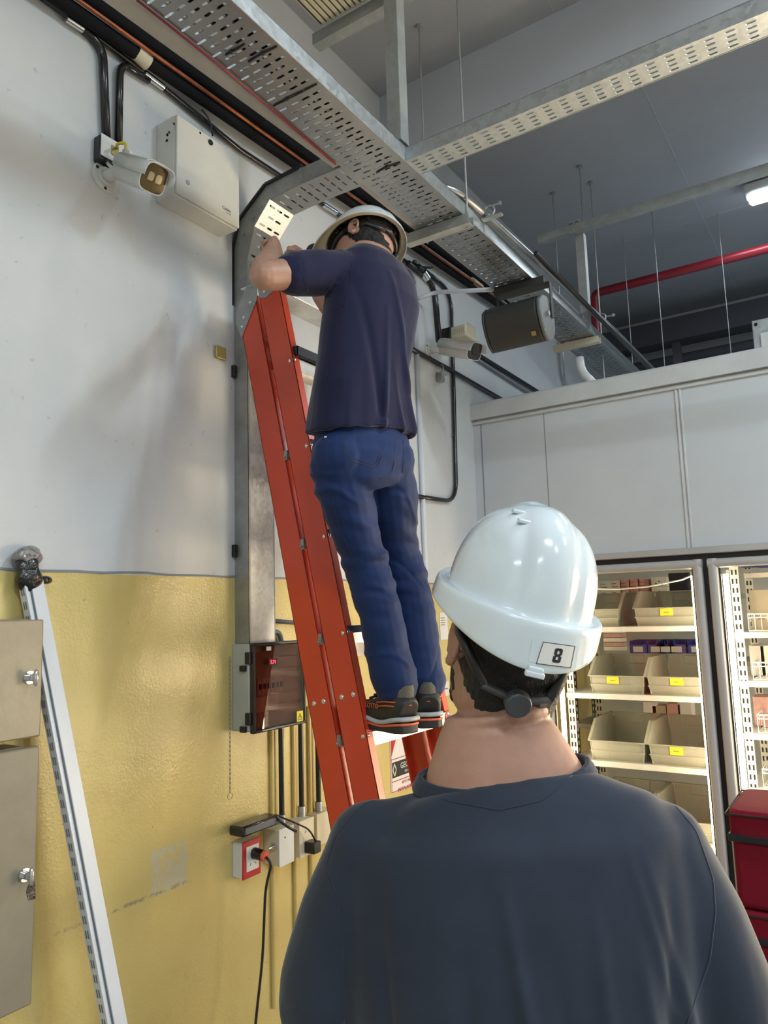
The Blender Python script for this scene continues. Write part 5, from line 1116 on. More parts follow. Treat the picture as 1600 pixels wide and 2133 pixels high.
def hand_geo(g, wrist, d, palm_n, side, curl=0.6, scale=1.0):
    """d: direction wrist->knuckles, palm_n: direction the palm faces, side: towards the thumb"""
    d = V(d).normalized(); pn = V(palm_n); pn = (pn-d*pn.dot(d)).normalized(); sd = V(side); sd = (sd-d*sd.dot(d)-pn*sd.dot(pn)).normalized(); k = scale
    g.loft([(wrist-d*0.02*k, 0.027*k, 0.020*k), (wrist+d*0.015*k, 0.030*k, 0.018*k), (wrist+d*0.055*k, 0.040*k, 0.015*k), (wrist+d*0.088*k, 0.041*k, 0.013*k), (wrist+d*0.098*k, 0.038*k, 0.009*k)], sd, 18, 2.6)
    for i, (o_, L_) in enumerate(((0.030, 0.072), (0.010, 0.080), (-0.010, 0.075), (-0.029, 0.060))):
        p = wrist+d*(0.085-abs(o_-0.01)*0.15)*k+sd*o_*k; dd = d.copy(); pts = [p]; rs = [0.0095*k]
        for j, fr_ in enumerate((0.45, 0.30, 0.25)):
            q = Matrix.Rotation(curl*(0.75+0.3*j), 3, d.cross(pn)); dd = (q@dd).normalized(); pts.append(pts[-1]+dd*L_*fr_*k); rs.append((0.0088, 0.0082, 0.0068)[j]*k)
        g.tube(pts, rs, 10); [g.sphere(pp, rr*1.02, 8) for pp, rr in zip(pts, rs)]
    p = wrist+d*0.022*k+sd*0.026*k; td = (d*0.6+sd*0.75+pn*0.35).normalized(); pts = [p, p+td*0.036*k, p+td*0.036*k+(td*0.5+d*0.6+pn*0.3*curl).normalized()*0.030*k]; pts.append(pts[-1]+(d*0.7+pn*0.6*curl-sd*0.1).normalized()*0.024*k)
    g.tube(pts, [0.013*k, 0.011*k, 0.010*k, 0.0075*k], 10); [g.sphere(pp, rr, 8) for pp, rr in zip(pts, (0.013*k, 0.011*k, 0.010*k, 0.0075*k))]
def limb(g, pts, rs, side=(0, 0, 1), n=18):
    g.loft([(V(p), (r if isinstance(r, (int, float)) else r[0]), (r if isinstance(r, (int, float)) else r[1])) for p, r in zip(pts, rs)], side, n)
    for p, r in zip(pts, rs):
        rr = r if isinstance(r, (int, float)) else min(r); g.sphere(p, rr*0.98, 12)
def helmet(root_name, label, c, fr, rx, ry, h, skirt, brim, parent_cat='helmet', back_drop=0.02, ridge=True, strap_side=True):
    """c: centre of the rim plane. outer shell with shelf, skirt, peak; harness inside"""
    f, r, u = fr; root = thing(root_name, label, 'helmet', c)
    P = lambda x, y, z: c+r*x+f*y+u*z
    n = 72; rows = []
    def ringf(th):   # th=0 forward
        fwdn = max(0, math.cos(th)); return fwdn**3
    prof = [(0.0, 1.0)]+[(math.sin(a)**0.86, math.cos(a)**0.86) for a in (0.17, 0.35, 0.52, 0.69, 0.86, 1.02, 1.18, 1.33, 1.47)]+[(1.0, 0.0)]
    verts = [tuple(P(0, 0, h))]; faces = []
    for (rr, zz) in prof[1:]:
        row = []
        for j in range(n):
            th = 2*PI*j/n; x = rx*rr*math.sin(th); y = ry*rr*math.cos(th)-0.004*0
            z = h*zz
            # raised centre crest and side ribs
            cr = math.exp(-(x/0.030)**2)*0.010*min(1, (1-rr)*3+0.15) if ridge else 0
            gr = -0.0042*math.exp(-((abs(x)-0.040)/0.008)**2) if ridge else 0
            nv_ = V((x/rx**2, y/ry**2, z/h**2)).normalized()*(cr+gr)
            row.append(tuple(P(x+nv_.x, y+nv_.y, z+nv_.z)))
        rows.append(row)
    # shelf, rolled edge, skirt
    for k_, (dx, dz) in enumerate([(0.002, -0.004), (0.008, -0.003), (0.0125, -0.001), (0.0155, -0.003), (0.0170, -0.009), (0.0175, -0.02), (0.0185, -1), (0.0175, -1.04)]):
        row = []
        for j in range(n):
            th = 2*PI*j/n; fn = ringf(th); bk = max(0, -math.cos(th))**1.0
            sk = skirt*(0.75+0.25*bk)*(1-0.55*fn)+back_drop*bk**2
            ex = dx+brim*fn*min(1, max(0, (k_-0))/3.0)
            z = dz if dz > -0.9 else -sk*(-dz)
            z -= 0.012*fn*(1 if k_ > 3 else 0)
            x = (rx+ex)*math.sin(th); y = (ry+ex)*math.cos(th)
            row.append(tuple(P(x, y, z)))
        rows.append(row)
    for row in rows: verts += row
    nr = len(rows)
    for j in range(n): faces.append((0, 1+j, 1+(j+1) % n))
    for i in range(nr-1):
        for j in range(n): a = 1+i*n; faces.append((a+j, a+n+j, a+n+(j+1) % n, a+(j+1) % n))
    g = MB(); g.poly(verts, faces)
    sh = g.build('shell', 'helmet', root, smooth=True, solid=0.0028)
    sh.data.materials.append(M['helmetin']); sh.modifiers['s'].material_offset = 1; sh.modifiers['s'].offset = -1
    sb_ = sh.modifiers.new('u', 'SUBSURF'); sb_.levels = 1; sb_.render_levels = 1
    # vents near the top, one hook at the back edge
    g = MB()
    # harness: head band and ratchet
    g = MB(); g.tube([P(0.083*math.sin(t), 0.105*math.cos(t)-0.002, -0.018-0.022*max(0, -math.cos(t))) for t in np.linspace(0, 2*PI, 41)[:-1]], 0.007, 8, closed=True)
    for t in np.linspace(0, 2*PI, 7)[:-1]:
        g.tube([P(0.090*math.sin(t), 0.112*math.cos(t), -0.008), P(0.088*math.sin(t), 0.105*math.cos(t), 0.04), P(0.05*math.sin(t), 0.06*math.cos(t), 0.085), P(0, 0, 0.115)], 0.005, 6)
    g.build('suspension', 'black', root, smooth=True)
    return root, P

def bvh(o):
    dg = bpy.context.evaluated_depsgraph_get(); bpy.context.view_layer.update(); e = o.evaluated_get(dg); me = e.to_mesh(); mw = o.matrix_world
    b = BVHTree.FromPolygons([mw@v.co for v in me.vertices], [tuple(p.vertices) for p in me.polygons]); e.to_mesh_clear(); return b
def hit(b, px, py, off=0.0):
    d = ray(px, py).normalized(); p, n, i, dist = b.ray_cast(CAM, d)
    if p is None: return None
    if n.dot(d) > 0: n = -n
    return p+n*off
def surf_line(b, pts, r, name, m, parent, step=12, off=0.0):
    out = []
    for (x0, y0), (x1, y1) in zip(pts[:-1], pts[1:]):
        k = max(1, int(math.hypot(x1-x0, y1-y0)/step))
        for i in range(k): 
            h = hit(b, x0+(x1-x0)*i/k, y0+(y1-y0)*i/k, off)
            if h: out.append(h)
    h = hit(b, *pts[-1], off)
    if h: out.append(h)
    if len(out) < 3: return None
    ctl = [out[0]]+[(out[i-1]+out[i]*2+out[i+1])/4 for i in range(1, len(out)-1)]+[out[-1]]
    return MB().tube(ctl, r, 6).build(name, m, parent, smooth=True)
def patch(b, quad, rect, name, m, parent, off=0.0006, nu=8, nv=6):
    (u0, v0, u1, v1) = rect; A, B_, C_, D_ = [V((*q, 0)) for q in quad]; vs = []
    for j in range(nv+1):
        for i in range(nu+1):
            u = u0+(u1-u0)*i/nu; v = v0+(v1-v0)*j/nv; p = (A*(1-u)+B_*u)*(1-v)+(D_*(1-u)+C_*u)*v
            vs.append(hit(b, p.x, p.y, off) or (vs[-1] if vs else HP(0, -0.15, -0.05)))
    return MB().poly(vs, [(j*(nu+1)+i, j*(nu+1)+i+1, (j+1)*(nu+1)+i+1, (j+1)*(nu+1)+i) for j in range(nv) for i in range(nu)])
def shoe(o, d, parent, sgn, letter=False):
    """o: back of the heel at sole level, d: toe direction"""
    d = V(d).normalized(); s = V((-d.y, d.x, 0)); z = V((0, 0, 1)); P = lambda x, y, h: V(o)+d*x+s*y+z*h
    g = MB()
    sec = [(0.004, 0.030, 0.060), (0.02, 0.037, 0.075), (0.06, 0.038, 0.072), (0.10, 0.039, 0.062), (0.15, 0.043, 0.048), (0.20, 0.046, 0.038), (0.25, 0.042, 0.030), (0.278, 0.030, 0.022), (0.288, 0.012, 0.012)]
    g.loft([(P(x, 0, 0.022+h*0.5), h*0.56, w_) for x, w_, h in sec], z, 24, 2.6)
    g.loft([(P(0.055, 0, 0.05), 0.050, 0.034), (P(0.052, 0, 0.10), 0.052, 0.034), (P(0.050, 0, 0.115), 0.050, 0.033)], d, 24)
    f_ = fuse('upper', g, 'shoe', parent, 0.004, 3)
    g = MB(); g.loft([(P(0.052, 0, 0.090), 0.055, 0.0365), (P(0.050, 0, 0.112), 0.056, 0.037), (P(0.047, 0, 0.128), 0.053, 0.034)], d, 24); g.build('collar', 'shoemesh', parent, smooth=50)
    g = MB(); out = [(-0.006, 0.0), (0.0, 0.026), (0.02, 0.038), (0.08, 0.036), (0.13, 0.040), (0.19, 0.048), (0.245, 0.046), (0.28, 0.032), (0.295, 0.0)]
    ol = out+[(x, -y) for x, y in out[-2:0:-1]]
    g.prism([P(x, y, 0.0) for x, y in ol], z*0.024); g.build('sole', 'sole', parent, bevel=0.004, bseg=3)
    def wave(h0, amp, rad, nm, m, wd=1.0):
        pts = []
        for i in range(len(ol)*4):
            t = i/4; a, b_ = ol[int(t) % len(ol)], ol[(int(t)+1) % len(ol)]; q = t-int(t); x = a[0]+(b_[0]-a[0])*q; y = (a[1]+(b_[1]-a[1])*q)
            pts.append(P(x, y*0.985, h0+amp*math.cos(x*38)))
        MB().tube(pts, rad, 8, closed=True).build(nm, m, parent, smooth=True)
    wave(0.030, 0.006, 0.0062, 'midsole_wave', 'solegrey'); wave(0.019, 0.004, 0.0032, 'sole_stripe', 'orangetrim')
    for k_ in range(2):
        hh = 0.078-k_*0.010
        MB().tube([P(0.085, 0.0405, hh-0.004), P(0.05, 0.0405, hh), P(0.02, 0.036, hh), P(0.000, 0.018, hh+0.001), P(-0.004, 0, hh+0.002), P(0.000, -0.018, hh+0.001), P(0.02, -0.036, hh), P(0.05, -0.0405, hh), P(0.085, -0.0405, hh-0.004)], 0.0016, 6).build('heel_piping', 'orangetrim', parent, smooth=True)
    g = MB()
    for i in range(4): g.tube([P(0.115+i*0.02, -0.02, 0.088-i*0.009), P(0.12+i*0.02, 0.0, 0.092-i*0.010), P(0.125+i*0.02, 0.02, 0.088-i*0.009)], 0.003, 6)
    g.build('laces', 'black', parent, smooth=True)
    return P
# ---------------- climber
FB = V((-0.92, 0.39, 0)).normalized(); RB = V((0.39, 0.92, 0)).normalized(); ZZ = V((0, 0, 1))
step_z = LP(4*0.305, 0, 0).z+0.0165
hl = at(854, 1496, 'x', -1.135); hr = at(888, 1482, 'x', -1.13)
HL = V((hl.x, hl.y, step_z)); HR = V((hr.x, hr.y+0.015, step_z)); dL = V((-0.94, 0.34, 0)).normalized(); dR = V((-0.62, 0.78, 0)).normalized()
cl = thing('person', 'person in navy t-shirt, blue trousers and white helmet standing on the orange ladder', 'person', V((-1.2, 1.9, step_z)))
PLV = at(750, 955, 'x', -1.215)
hipL = PLV-RB*0.083-ZZ*0.01; hipR = PLV+RB*0.083-ZZ*0.01
knL = at(764, 1180, 'x', -1.245); knR = at(834, 1160, 'x', -1.225)
anL = HL+dL*0.062+ZZ*0.115; anR = HR+dR*0.062+ZZ*0.115
shL = at(706, 566, 'x', -1.245); shR = at(826, 592, 'x', -1.19)
elL = at(550, 574, 'x', -1.315); wrL = at(565, 530, 'x', -1.455)
elR = at(690, 638, 'x', -1.43); wrR = at(642, 552, 'x', -1.50)
chest = [(PLV+ZZ*0.0, .118, .085), (at(750, 900, 'x', -1.215), .122, .088), (at(748, 830, 'x', -1.205), .118, .088), (at(757, 750, 'x', -1.20), .122, .092), (at(769, 680, 'x', -1.195), .130, .097), (at(777, 625, 'x', -1.195), .130, .097), (at(772, 575, 'x', -1.205), .120, .082), (at(768, 535, 'x', -1.225), .075, .062)]
hc = at(757, 512, 'x', -1.275)
HFr = frame((-0.975, -0.22, 0), math.radians(-12), math.radians(30)); hf, hr_, hu = HFr
hdc = hc-hu*0.026-hf*0.004
g = MB(); g.loft(chest, RB, 24, 2.3)
limb(g, [at(770, 560, 'x', -1.215), at(768, 528, 'x', -1.235), hdc-hu*0.06-hf*0.03], [0.056, 0.054, 0.056])
head_geo(g, hdc, HFr)
for h_, k_, a_ in ((hipL, knL, anL), (hipR, knR, anR)):
    limb(g, [h_, h_.lerp(k_, .5), k_, k_.lerp(a_, .3), a_.lerp(k_, .2), a_], [0.066, 0.060, 0.050, 0.050, 0.038, 0.036], RB)
for a_, d_ in ((HL, dL), (HR, dR)): g.loft([(a_+d_*0.02+ZZ*0.045, .028, .026), (a_+d_*0.10+ZZ*0.04, .030, .028), (a_+d_*0.2+ZZ*0.035, .014, .034), (a_+d_*0.26+ZZ*0.03, .010, .028)], ZZ, 14)
for s_, e_, w_ in ((shL, elL, wrL), (shR, elR, wrR)):
    limb(g, [s_, s_.lerp(e_, .35), s_.lerp(e_, .8), e_], [0.050, 0.048, 0.043, 0.041]); limb(g, [e_, e_.lerp(w_, .3), e_.lerp(w_, .75), w_], [0.041, 0.043, 0.033, 0.028])
    limb(g, [s_.lerp(chest[5][0], .5), s_], [0.07, 0.052])
dh = (at(596, 508, 'x', -1.535)-wrL); hand_geo(g, wrL, dh, V((-0.5, 0.6, 0.5)), V((0.2, 0.5, -0.6)), 1.25, 1.1)
dh2 = (at(612, 532, 'x', -1.57)-wrR); hand_geo(g, wrR, dh2, V((-0.3, -0.7, -0.3)), V((0.6, 0, -0.8)), 1.4, 0.98)
fuse('body', g, 'skin', cl, 0.0042, 5)
face_parts(hdc, HFr, cl)
def hair_geo(c, fr, back=0.010, grow=0.005, zmin=-0.075):
    f, r, u = fr; g = MB(); P = lambda x, y, z: c+r*x+f*y+u*z
    g.loft([(P(0, -0.062+back*0, zmin), .044, .030), (P(0, -0.052, zmin+0.02), .060, .046), (P(0, -0.036, -0.045), .0725, .066), (P(0, -0.024, -0.02), .0790, .080), (P(0, -0.016, 0.01), .083, .092), (P(0, -0.010, 0.04), .086, .103), (P(0, -0.010, 0.07), .079, .101), (P(0, -0.009, 0.10), .055, .070), (P(0, -0.01, 0.118), .02, .025)], r, 40, 2.1)
    return g
def rough(amp, fr_):
    def fn(co_, no): 
        for i in range(len(co_)): co_[i] += no[i]*(noise.noise(V(co_[i])*fr_)*amp)
        return co_
    return fn
fuse('hair', hair_geo(hdc, HFr), 'hair', cl, 0.0045, 2, disp=rough(0.004, 90))
# t-shirt
def fold_fn(axis_r, axis_f, c0, amp, freq, seed, zlo, zhi, extra=None):
    def fn(co_, no):
        for i in range(len(co_)):
            p = V(co_[i]); l = (p-c0).dot(axis_r); dd = (p-c0).dot(axis_f); z = p.z
            w_ = noise.noise(V((l*freq+z*1.2+seed, dd*freq, z*1.6)))*0.7+noise.noise(V((l*freq*2.3-z*2.5+seed, dd*freq*2, z*3.2)))*0.4
            w_ = (abs(w_)**0.8)*(1 if w_ > 0 else -1)
            t = min(1, max(0.15, (zhi-z)/(zhi-zlo)))
            v = amp*w_*t
            if extra: v += extra(p, l, dd, z)
            co_[i] += no[i]*v
        return co_
    return fn
g = MB()
shirt = [(at(749, 903, 'x', -1.215), .160, .122), (at(748, 870, 'x', -1.212), .154, .116), (at(747, 815, 'x', -1.205), .140, .106), (at(755, 760, 'x', -1.20), .138, .104), (at(767, 690, 'x', -1.195), .145, .108), (at(777, 630, 'x', -1.195), .150, .110), (at(776, 590, 'x', -1.200), .142, .096), (at(773, 562, 'x', -1.210), .118, .080), (at(772, 546, 'x', -1.22), .085, .064)]
g.loft(shirt, RB, 32, 2.3)
limb(g, [shirt[5][0]+RB*0.05, shR, shR.lerp(elR, .35), shR.lerp(elR, .72)], [0.085, 0.066, 0.068, 0.064]); limb(g, [shirt[5][0]-RB*0.05, shL, shL.lerp(elL, .30), shL.lerp(elL, .64)], [0.082, 0.066, 0.066, 0.062])
def creases(p, l, dd, z):
    v = 0
    for (x0, z0, x1, z1, w_, a_) in ((0.03, 2.52, 0.085, 2.10, 0.009, 0.012), (0.0, 2.40, -0.02, 2.07, 0.009, 0.009), (-0.09, 2.5, -0.03, 2.12, 0.014, -0.010), (0.05, 2.3, 0.11, 2.08, 0.008, 0.009), (0.02, 2.25, 0.05, 2.06, 0.007, 0.006)):
        if z1-0.03 < z < z0+0.03:
            t = (z0-z)/(z0-z1); v += a_*math.exp(-((l-(x0+(x1-x0)*t))/w_)**2)*min(1, max(0, t+0.2))
    return v
fuse('t_shirt', g, 'navy', cl, 0.005, 6, disp=fold_fn(RB, FB, shirt[4][0], 0.016, 9, 3.0, 2.05, 2.50, creases))
b_ = bvh(D.objects['t_shirt'])
hem = [(654, 880), (700, 889), (752, 897), (800, 899), (846, 912)]
surf_line(b_, [(x, y-16) for x, y in hem], 0.0010, 'hem_seam', 'navy', cl, 14)
surf_line(b_, [(727, 504), (734, 540), (728, 600), (714, 640)], 0.0013, 'shoulder_seam', 'navy', cl, 8)
surf_line(b_, [(622, 545), (628, 570), (642, 606)], 0.0012, 'sleeve_seam', 'navy', cl, 6)
# trousers
g = MB()
g.loft([(at(752, 885, 'x', -1.215), .138, .100), (at(753, 920, 'x', -1.215), .144, .108), (at(754, 955, 'x', -1.210), .148, .114), (at(754, 990, 'x', -1.215), .142, .108), (at(756, 1012, 'x', -1.22), .120, .09)], RB, 32, 2.3)
for h_, k_, a_, lead in ((hipL-ZZ*0.02, knL, anL+ZZ*0.02, 0), (hipR-ZZ*0.02, knR, anR+ZZ*0.02, 0)):
    bb = -FB*0.012
    limb(g, [h_+bb, h_.lerp(k_, .3)+bb, h_.lerp(k_, .65), k_, k_.lerp(a_, .35)+bb, k_.lerp(a_, .7), a_-ZZ*0.005], [(.082), (.080), (.070), (.066), (.067), (.066), (.066)], RB)
g.sphere(hipL-FB*0.030+ZZ*0.0, 0.078, 16); g.sphere(hipR-FB*0.030+ZZ*0.0, 0.078, 16)
def tfold(co_, no):
    for i in range(len(co_)):
        p = V(co_[i]); z = p.z; l = (p-PLV).dot(RB)
        v = 0.006*noise.noise(V((p.x*9, p.y*9, z*14+3)))+0.0075*noise.noise(V((l*12+z*20, z*26, p.x*6)))*(0.4+min(1, max(0, 1-abs(z-1.68)/0.22)))
        for zc, a_ in ((1.705, .006), (1.675, -.004), (1.62, .004), (1.86, .006), (1.885, -.004), (1.42, .005), (1.39, -.003)):
            v += a_*math.exp(-((z-zc-0.25*abs(l)*math.sin(l*30+zc*40))/0.009)**2)*(0.5+0.5*math.sin(l*25+zc*70))
        co_[i] += no[i]*v
    return co_
fuse('trousers', g, 'denim', cl, 0.0048, 5, disp=tfold)
b_ = bvh(D.objects['trousers'])
for ln in ([(719, 901), (717, 955), (786, 977), (803, 925)], [(722, 906), (722, 950), (783, 970), (797, 925)], [(824, 914), (822, 950), (818, 985), (790, 998)], [(681, 900), (680, 950), (700, 1080), (750, 1200), (772, 1330), (787, 1440)], [(840, 916), (842, 950), (838, 985)]):
    surf_line(b_, ln, 0.0012, 'stitching', 'stitch', cl, 8)
h_ = hit(b_, 679, 911, 0.001)
if h_: MB().sphere(h_, 0.005, 10).build('rivet', 'chrome', cl, smooth=True)
for o_, d_, sg in ((HL, dL, 1), (HR, dR, -1)):
    sr = D.objects.new('work_shoe', None); C.objects.link(sr); sr.parent = cl; sr.location = o_-wloc(cl); sr.scale = (1.12, 1.12, 1.12); sr.empty_display_size = 0.03
    P_ = shoe(o_, d_, sr, sg)
    if sg == 1:
        s_ = V((-d_.y, d_.x, 0)); pt = P_(0.105, 0.0, 0.064)-(-s_)*0; 
        vis = s_ if s_.dot(-ray(800, 1480)) > 0 else -s_
        xd = ZZ.cross(vis)
        text('lettering', 'LOTTO', 0.017, pt+vis*0.0425, xd, ZZ, 'orangetrim', sr)
# climber helmet
def harness_extra(P, root, knob=None):
    g = MB()
    for s in (-1, 1): g.tube([P(s*0.088, 0.01, -0.01), P(s*0.083, -0.05, -0.060), P(s*0.045, -0.104, -0.112)], 0.007, 8)
    each(g, 'nape_strap', 'black', root, smooth=True)
    g = MB(); g.tube([P(-0.05, -0.102, -0.110), P(0, -0.116, -0.118), P(0.05, -0.102, -0.110)], 0.006, 8); g.cyl(P(0, -0.112, -0.118), P(0, -0.128, -0.121), 0.018, 12); g.build('ratchet_knob', M.setdefault('knob', mat('dark_knob', (0.05, 0.055, 0.06), 0.4)), root, bevel=0.002)
hroot, HP = helmet('safety_helmet', 'white safety helmet seen from below on the climbing person', hc, HFr, 0.104, 0.126, 0.145, 0.022, 0.035, back_drop=0.0)
MB().tube([HP(0.075, -0.055, -0.012), HP(0.070, -0.070, -0.045), HP(0.055, -0.080, -0.085)], 0.007, 8).build('chin_strap', 'cableg', hroot, smooth=True)
g = MB()
for s in (-1, 1): g.tube([HP(s*0.083, 0.03, -0.02), HP(s*0.082, -0.05, -0.035), HP(s*0.045, -0.098, -0.05)], 0.006, 8)
each(g, 'nape_strap', 'black', hroot, smooth=True)

tp = at(657, 524, 'x', -1.46)
dt = thing('hand_tool', 'dark rounded tool held behind the climber\'s left sleeve below the helmet brim', 'tool', tp)
MB().sphere(tp, 0.030, 20, (1.0, 1.1, 0.8)).build('tool_head', 'rackblack', dt, smooth=True); MB().tube([tp, (tp+wrR)/2, wrR+V((0, 0.01, 0.01))], [0.018, 0.016, 0.016], 12).build('tool_handle', 'rackblack', dt, smooth=True)

# ---------------- person standing in front
A_ = math.radians(27); F2 = V((-math.sin(A_), math.cos(A_), 0)); R2 = V((math.cos(A_), math.sin(A_), 0))
B0 = atd(1068, 1750, 1.02); B0.z = 0
W2 = lambda x, y, z: B0+R2*x+F2*y+ZZ*z
mn = thing('person', 'person seen from behind in a dark slate t-shirt and white helmet numbered 8', 'person', W2(0, 0, 0))
hc2 = atd(1080, 1240, 1.085)
az = math.radians(23.6+14); H2 = frame((-math.sin(az), math.cos(az), 0), math.radians(15), math.radians(15)); f2, r2, u2 = H2
hd2 = hc2-u2*0.073-f2*0.002+r2*0.004
az_ = math.radians(23.6+31); HH2 = frame((-math.sin(az_), math.cos(az_), 0), math.radians(17), math.radians(10))
tor = [(W2(0, 0.01, 0.86), .17, .12), (W2(0, 0, 1.00), .185, .125), (W2(0, 0, 1.12), .20, .13), (W2(0, 0, 1.22), .20, .12), (W2(0, 0.0, 1.26), .16, .095), (W2(-0.008, 0.01, 1.305), .114, .075), (W2(-0.008, 0.012, 1.330), .107, .072), (W2(-0.012, 0.018, 1.370), .088, .068), (W2(-0.012, 0.02, 1.40), .072, .066)]
nk = W2(0.002, 0.02, 1.385)
g = MB(); g.loft(tor, R2, 28, 2.2)
limb(g, [nk-ZZ*0.03, nk+ZZ*0.02, hd2-u2*0.075-f2*0.03, hd2-u2*0.04-f2*0.02], [0.073, 0.066, 0.062, 0.062])
head_geo(g, hd2, HH2)
for s in (-1, 1):
    sh = W2(s*0.192, 0, 1.208); el = W2(s*0.268, 0.0, 0.985); wr = W2(s*0.275, 0.06, 0.74)
    limb(g, [W2(s*0.10, 0, 1.215), sh], [0.062, 0.052]); limb(g, [sh, sh.lerp(el, .4), sh.lerp(el, .8), el], [0.058, 0.056, 0.048, 0.045]); limb(g, [el, el.lerp(wr, .3), el.lerp(wr, .8), wr], [0.045, 0.046, 0.034, 0.030])
    hand_geo(g, wr, V((0, 0.1, -1)), -R2*s, F2, 0.35, 1.0)
    hp_ = W2(s*0.095, 0.01, 0.84); kn = W2(s*0.11, 0.02, 0.46); an = W2(s*0.12, 0.0, 0.09)
    limb(g, [hp_, hp_.lerp(kn, .5), kn, kn.lerp(an, .3), an.lerp(kn, .2), an], [0.095, 0.08, 0.058, 0.058, 0.042, 0.040], R2)
    g.loft([(an-F2*0.04-ZZ*0.05, .028, .03), (an+F2*0.05-ZZ*0.05, .03, .032), (an+F2*0.16-ZZ*0.06, .014, .036), (an+F2*0.2-ZZ*0.065, .010, .028)], ZZ, 14)
zcr = atd(1075, 1524, 0.95).z
def neck_crease(co_, no):
    for i in range(len(co_)):
        p = V(co_[i])
        if abs(p.z-zcr) < 0.05:
            l = (p-B0).dot(R2); dd = (p-B0).dot(F2)
            if dd < 0.03: co_[i] += no[i]*(-0.0055*math.exp(-((p.z-zcr-0.08*l)/0.0045)**2)+0.0030*math.exp(-((p.z-zcr-0.013-0.08*l)/0.010)**2))*min(1, max(0, 1.2-abs(l-0.005)/0.06))
    return co_
fuse('body', g, 'skin2', mn, 0.004, 5, disp=neck_crease)
face_parts(hd2, HH2, mn)
fuse('hair', hair_geo(hd2, HH2, zmin=-0.106), 'hair', mn, 0.0042, 3, disp=rough(0.0025, 120))
g = MB(); P2 = lambda x, y, z: hd2+HH2[1]*x+HH2[0]*y+HH2[2]*z
for s in (-1, 1): g.loft([(P2(s*0.060, 0.018, 0.01), .010, .016), (P2(s*0.058, 0.026, -0.03), .010, .018), (P2(s*0.052, 0.028, -0.065), .011, .022), (P2(s*0.034, 0.045, -0.098), .012, .022)], r2, 16)
g.loft([(P2(-0.040, 0.040, -0.100), .012, .012), (P2(0, 0.070, -0.112), .014, .014), (P2(0.040, 0.040, -0.100), .012, .012)], u2, 12)
fuse('beard', g, 'hair', mn, 0.004, 3, disp=rough(0.002, 150))
g = MB()
sh2 = [(W2(0, 0, 0.80), .225, .160), (W2(0, 0, 0.95), .232, .162), (W2(0, 0, 1.08), .238, .160), (W2(0, 0, 1.18), .240, .148), (W2(0, 0, 1.25), .228, .130), (W2(-0.004, 0.004, 1.270), .196, .108), (W2(-0.006, 0.008, 1.291), .160, .093), (W2(-0.008, 0.012, 1.304), .126, .080)]
g.loft(sh2, R2, 40, 2.25)
for s in (-1, 1):
    sh = W2(s*0.190, 0, 1.218); el = W2(s*0.275, 0.0, 0.985)
    limb(g, [W2(s*0.04, 0.005, 1.248), W2(s*0.11, 0, 1.236), sh, sh.lerp(el, .35), sh.lerp(el, .66), sh.lerp(el, .80)], [0.060, 0.066, 0.074, 0.079, 0.078, 0.076])
def cre2(p, l, dd, z):
    if dd > 0.03: return 0
    v = 0
    for (x0, z0, x1, z1, w_, a_) in ((-0.02, 1.22, 0.02, 0.95, 0.010, 0.012), (-0.07, 1.16, -0.06, 0.9, 0.014, -0.008), (0.085, 1.2, 0.10, 0.9, 0.011, 0.009), (0.135, 1.15, 0.155, 0.9, 0.009, 0.010), (0.03, 1.15, 0.07, 0.9, 0.012, -0.008), (0.185, 1.25, 0.165, 1.0, 0.012, -0.008), (-0.178, 1.25, -0.165, 1.0, 0.012, -0.008), (0.15, 1.26, 0.19, 1.08, 0.008, 0.004), (0.13, 1.27, 0.168, 1.1, 0.007, 0.003)):
        if z1-0.03 < z < z0+0.05:
            t = (z0-z)/(z0-z1); v += a_*math.exp(-((l-(x0+(x1-x0)*t))/w_)**2)*min(1, max(0, t*1.5+0.1))
    return v
fuse('t_shirt', g, 'slate', mn, 0.005, 24, disp=fold_fn(R2, F2, W2(0, 0, 1.1), 0.009, 7, 11.0, 0.95, 1.30, cre2))
tsn = [o for o in D.objects if o.name.startswith('t_shirt')][-1]
b_ = bvh(tsn)
# ribbed collar
col = []
for t in np.linspace(0, 2*PI, 49)[:-1]: col.append(W2(-0.008+0.117*math.cos(t), 0.012+0.080*math.sin(t), 1.326-0.013*max(0, -math.sin(t))+0.010*math.cos(t)))
g = MB(); 
for dz, rr, gr in ((0.003, 0.0045, 1.0), (-0.004, 0.005, 1.035), (-0.011, 0.0045, 1.07)):
    g.tube([W2(-0.012, 0.012, 0)+(p-W2(-0.012, 0.012, 0)-ZZ*p.z)*gr+ZZ*(p.z+dz) for p in col], rr, 8, closed=True)
fuse('collar', g, 'slate', mn, 0.0025, 2)
surf_line(b_, [(868, 1612), (800, 1650), (740, 1690), (700, 1740), (680, 1800), (705, 1870), (716, 1960), (716, 2133)], 0.0014, 'shoulder_seam', 'slate', mn, 12)
surf_line(b_, [(1215, 1580), (1300, 1610), (1392, 1660), (1450, 1730), (1485, 1830), (1490, 1900), (1478, 2000), (1430, 2133)], 0.0014, 'shoulder_seam', 'slate', mn, 12)
surf_line(b_, [(850, 1626), (930, 1668), (1040, 1688), (1130, 1668), (1222, 1590)], 0.0012, 'collar_seam', 'slate', mn, 10)
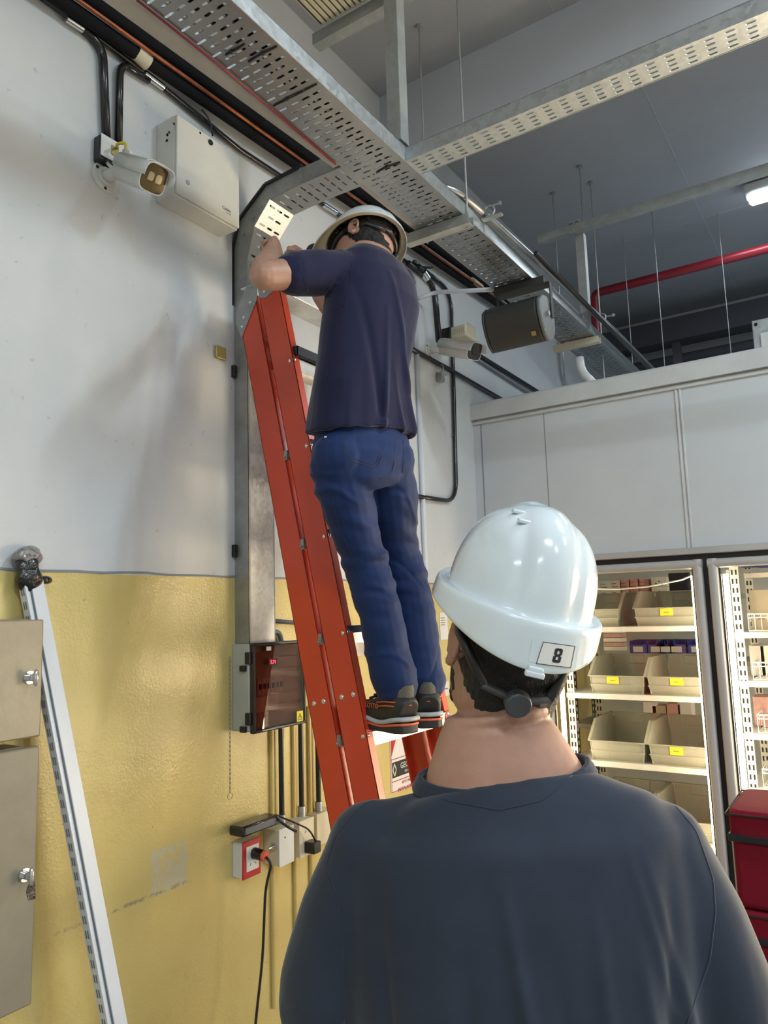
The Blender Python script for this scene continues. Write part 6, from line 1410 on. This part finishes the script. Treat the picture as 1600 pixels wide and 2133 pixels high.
# trousers and shoes of the front person
g = MB(); g.loft([(W2(0, 0.01, 0.98), .175, .125), (W2(0, 0.01, 0.88), .185, .135), (W2(0, 0.01, 0.80), .175, .125)], R2, 28, 2.3)
for s in (-1, 1):
    hp_ = W2(s*0.092, 0.01, 0.83); kn = W2(s*0.11, 0.015, 0.46); an = W2(s*0.12, -0.005, 0.09)
    limb(g, [hp_, hp_.lerp(kn, .5), kn, kn.lerp(an, .5), an+ZZ*0.01], [0.105, 0.095, 0.078, 0.072, 0.068], R2)
fuse('trousers', g, 'denim', mn, 0.007, 4, disp=rough(0.006, 12))
for s in (-1, 1):
    o_ = W2(s*0.12, -0.075, 0.0); sr = D.objects.new('work_shoe', None); C.objects.link(sr); sr.parent = mn; sr.location = o_-wloc(mn); shoe(o_, F2, sr, s)
# helmet of the front person
hroot, HP = helmet('safety_helmet', 'large glossy white safety helmet with a number 8 sticker on its back', hc2, H2, 0.1035, 0.129, 0.131, 0.040, 0.036, back_drop=0.024)
harness_extra(HP, hroot)
b_ = bvh([o for o in hroot.children if o.name.startswith('shell')][0])
quad = [(1131, 1336), (1197, 1345), (1188, 1391), (1116, 1382)]
q2 = [(1109, 1332), (1205, 1345), (1198, 1394), (1101, 1378)]
patch(b_, q2, (0, 0, 1, 1), 0, 0, 0, 0.0004).build('clear_tape', 'helmet', hroot, solid=0.0003)
stk = patch(b_, quad, (0, 0, 1, 1), 0, 0, 0, 0.0010).build('number_sticker', 'paper', hroot, solid=0.0003)
g = MB()
def add(mb, p): mb.poly(p.v, p.f)
for rc in ((0, 0, 1, .03), (0, .97, 1, 1), (0, 0, .02, 1), (.98, 0, 1, 1)): add(g, patch(b_, quad, rc, 0, 0, 0, 0.0014, 8, 6))
g.build('sticker_border', 'ink', stk)
g = MB(); x0_, x1_, y0_, y1_ = 0.42, 0.66, 0.20, 0.84; t_ = 0.12; ym = (y0_+y1_)/2; tt = 0.085
for rc in ((x0_+.04, y0_, x1_-.04, y0_+t_), (x0_+.04, y1_-t_, x1_-.04, y1_), (x0_+.03, ym-t_/2, x1_-.03, ym+t_/2), (x0_, y0_+.05, x0_+tt, ym-.04), (x1_-tt, y0_+.05, x1_, ym-.04), (x0_, ym+.04, x0_+tt, y1_-.05), (x1_-tt, ym+.04, x1_, y1_-.05)): add(g, patch(b_, quad, rc, 0, 0, 0, 0.0016, 3, 3))
for rc in ((x0_+.01, y0_+.025, x0_+.06, y0_+.07), (x1_-.06, y0_+.025, x1_-.01, y0_+.07), (x0_+.01, y1_-.07, x0_+.06, y1_-.025), (x1_-.06, y1_-.07, x1_-.01, y1_-.025)): add(g, patch(b_, quad, rc, 0, 0, 0, 0.0016, 2, 2))
g.build('numeral', 'ink', stk)
h_ = HP(0, -0.150, -0.068)
g = MB(); g.bar(h_-r2*0.013, h_+r2*0.013, 0.008, 0.008, u2); g.bar(h_-r2*0.010+u2*0.006, h_+r2*0.010+u2*0.006, 0.006, 0.008, u2); g.build('rim_hook', 'helmet', hroot, bevel=0.002)
g = MB()
for (x, y) in ((1082, 1068), (1094, 1088)):
    p = hit(b_, x, y, 0.001)
    if p: g.bar(p-r2*0.010, p+r2*0.009, 0.010, 0.006, u2)
each(g, 'vent_ridge', 'helmet', hroot, bevel=0.002)
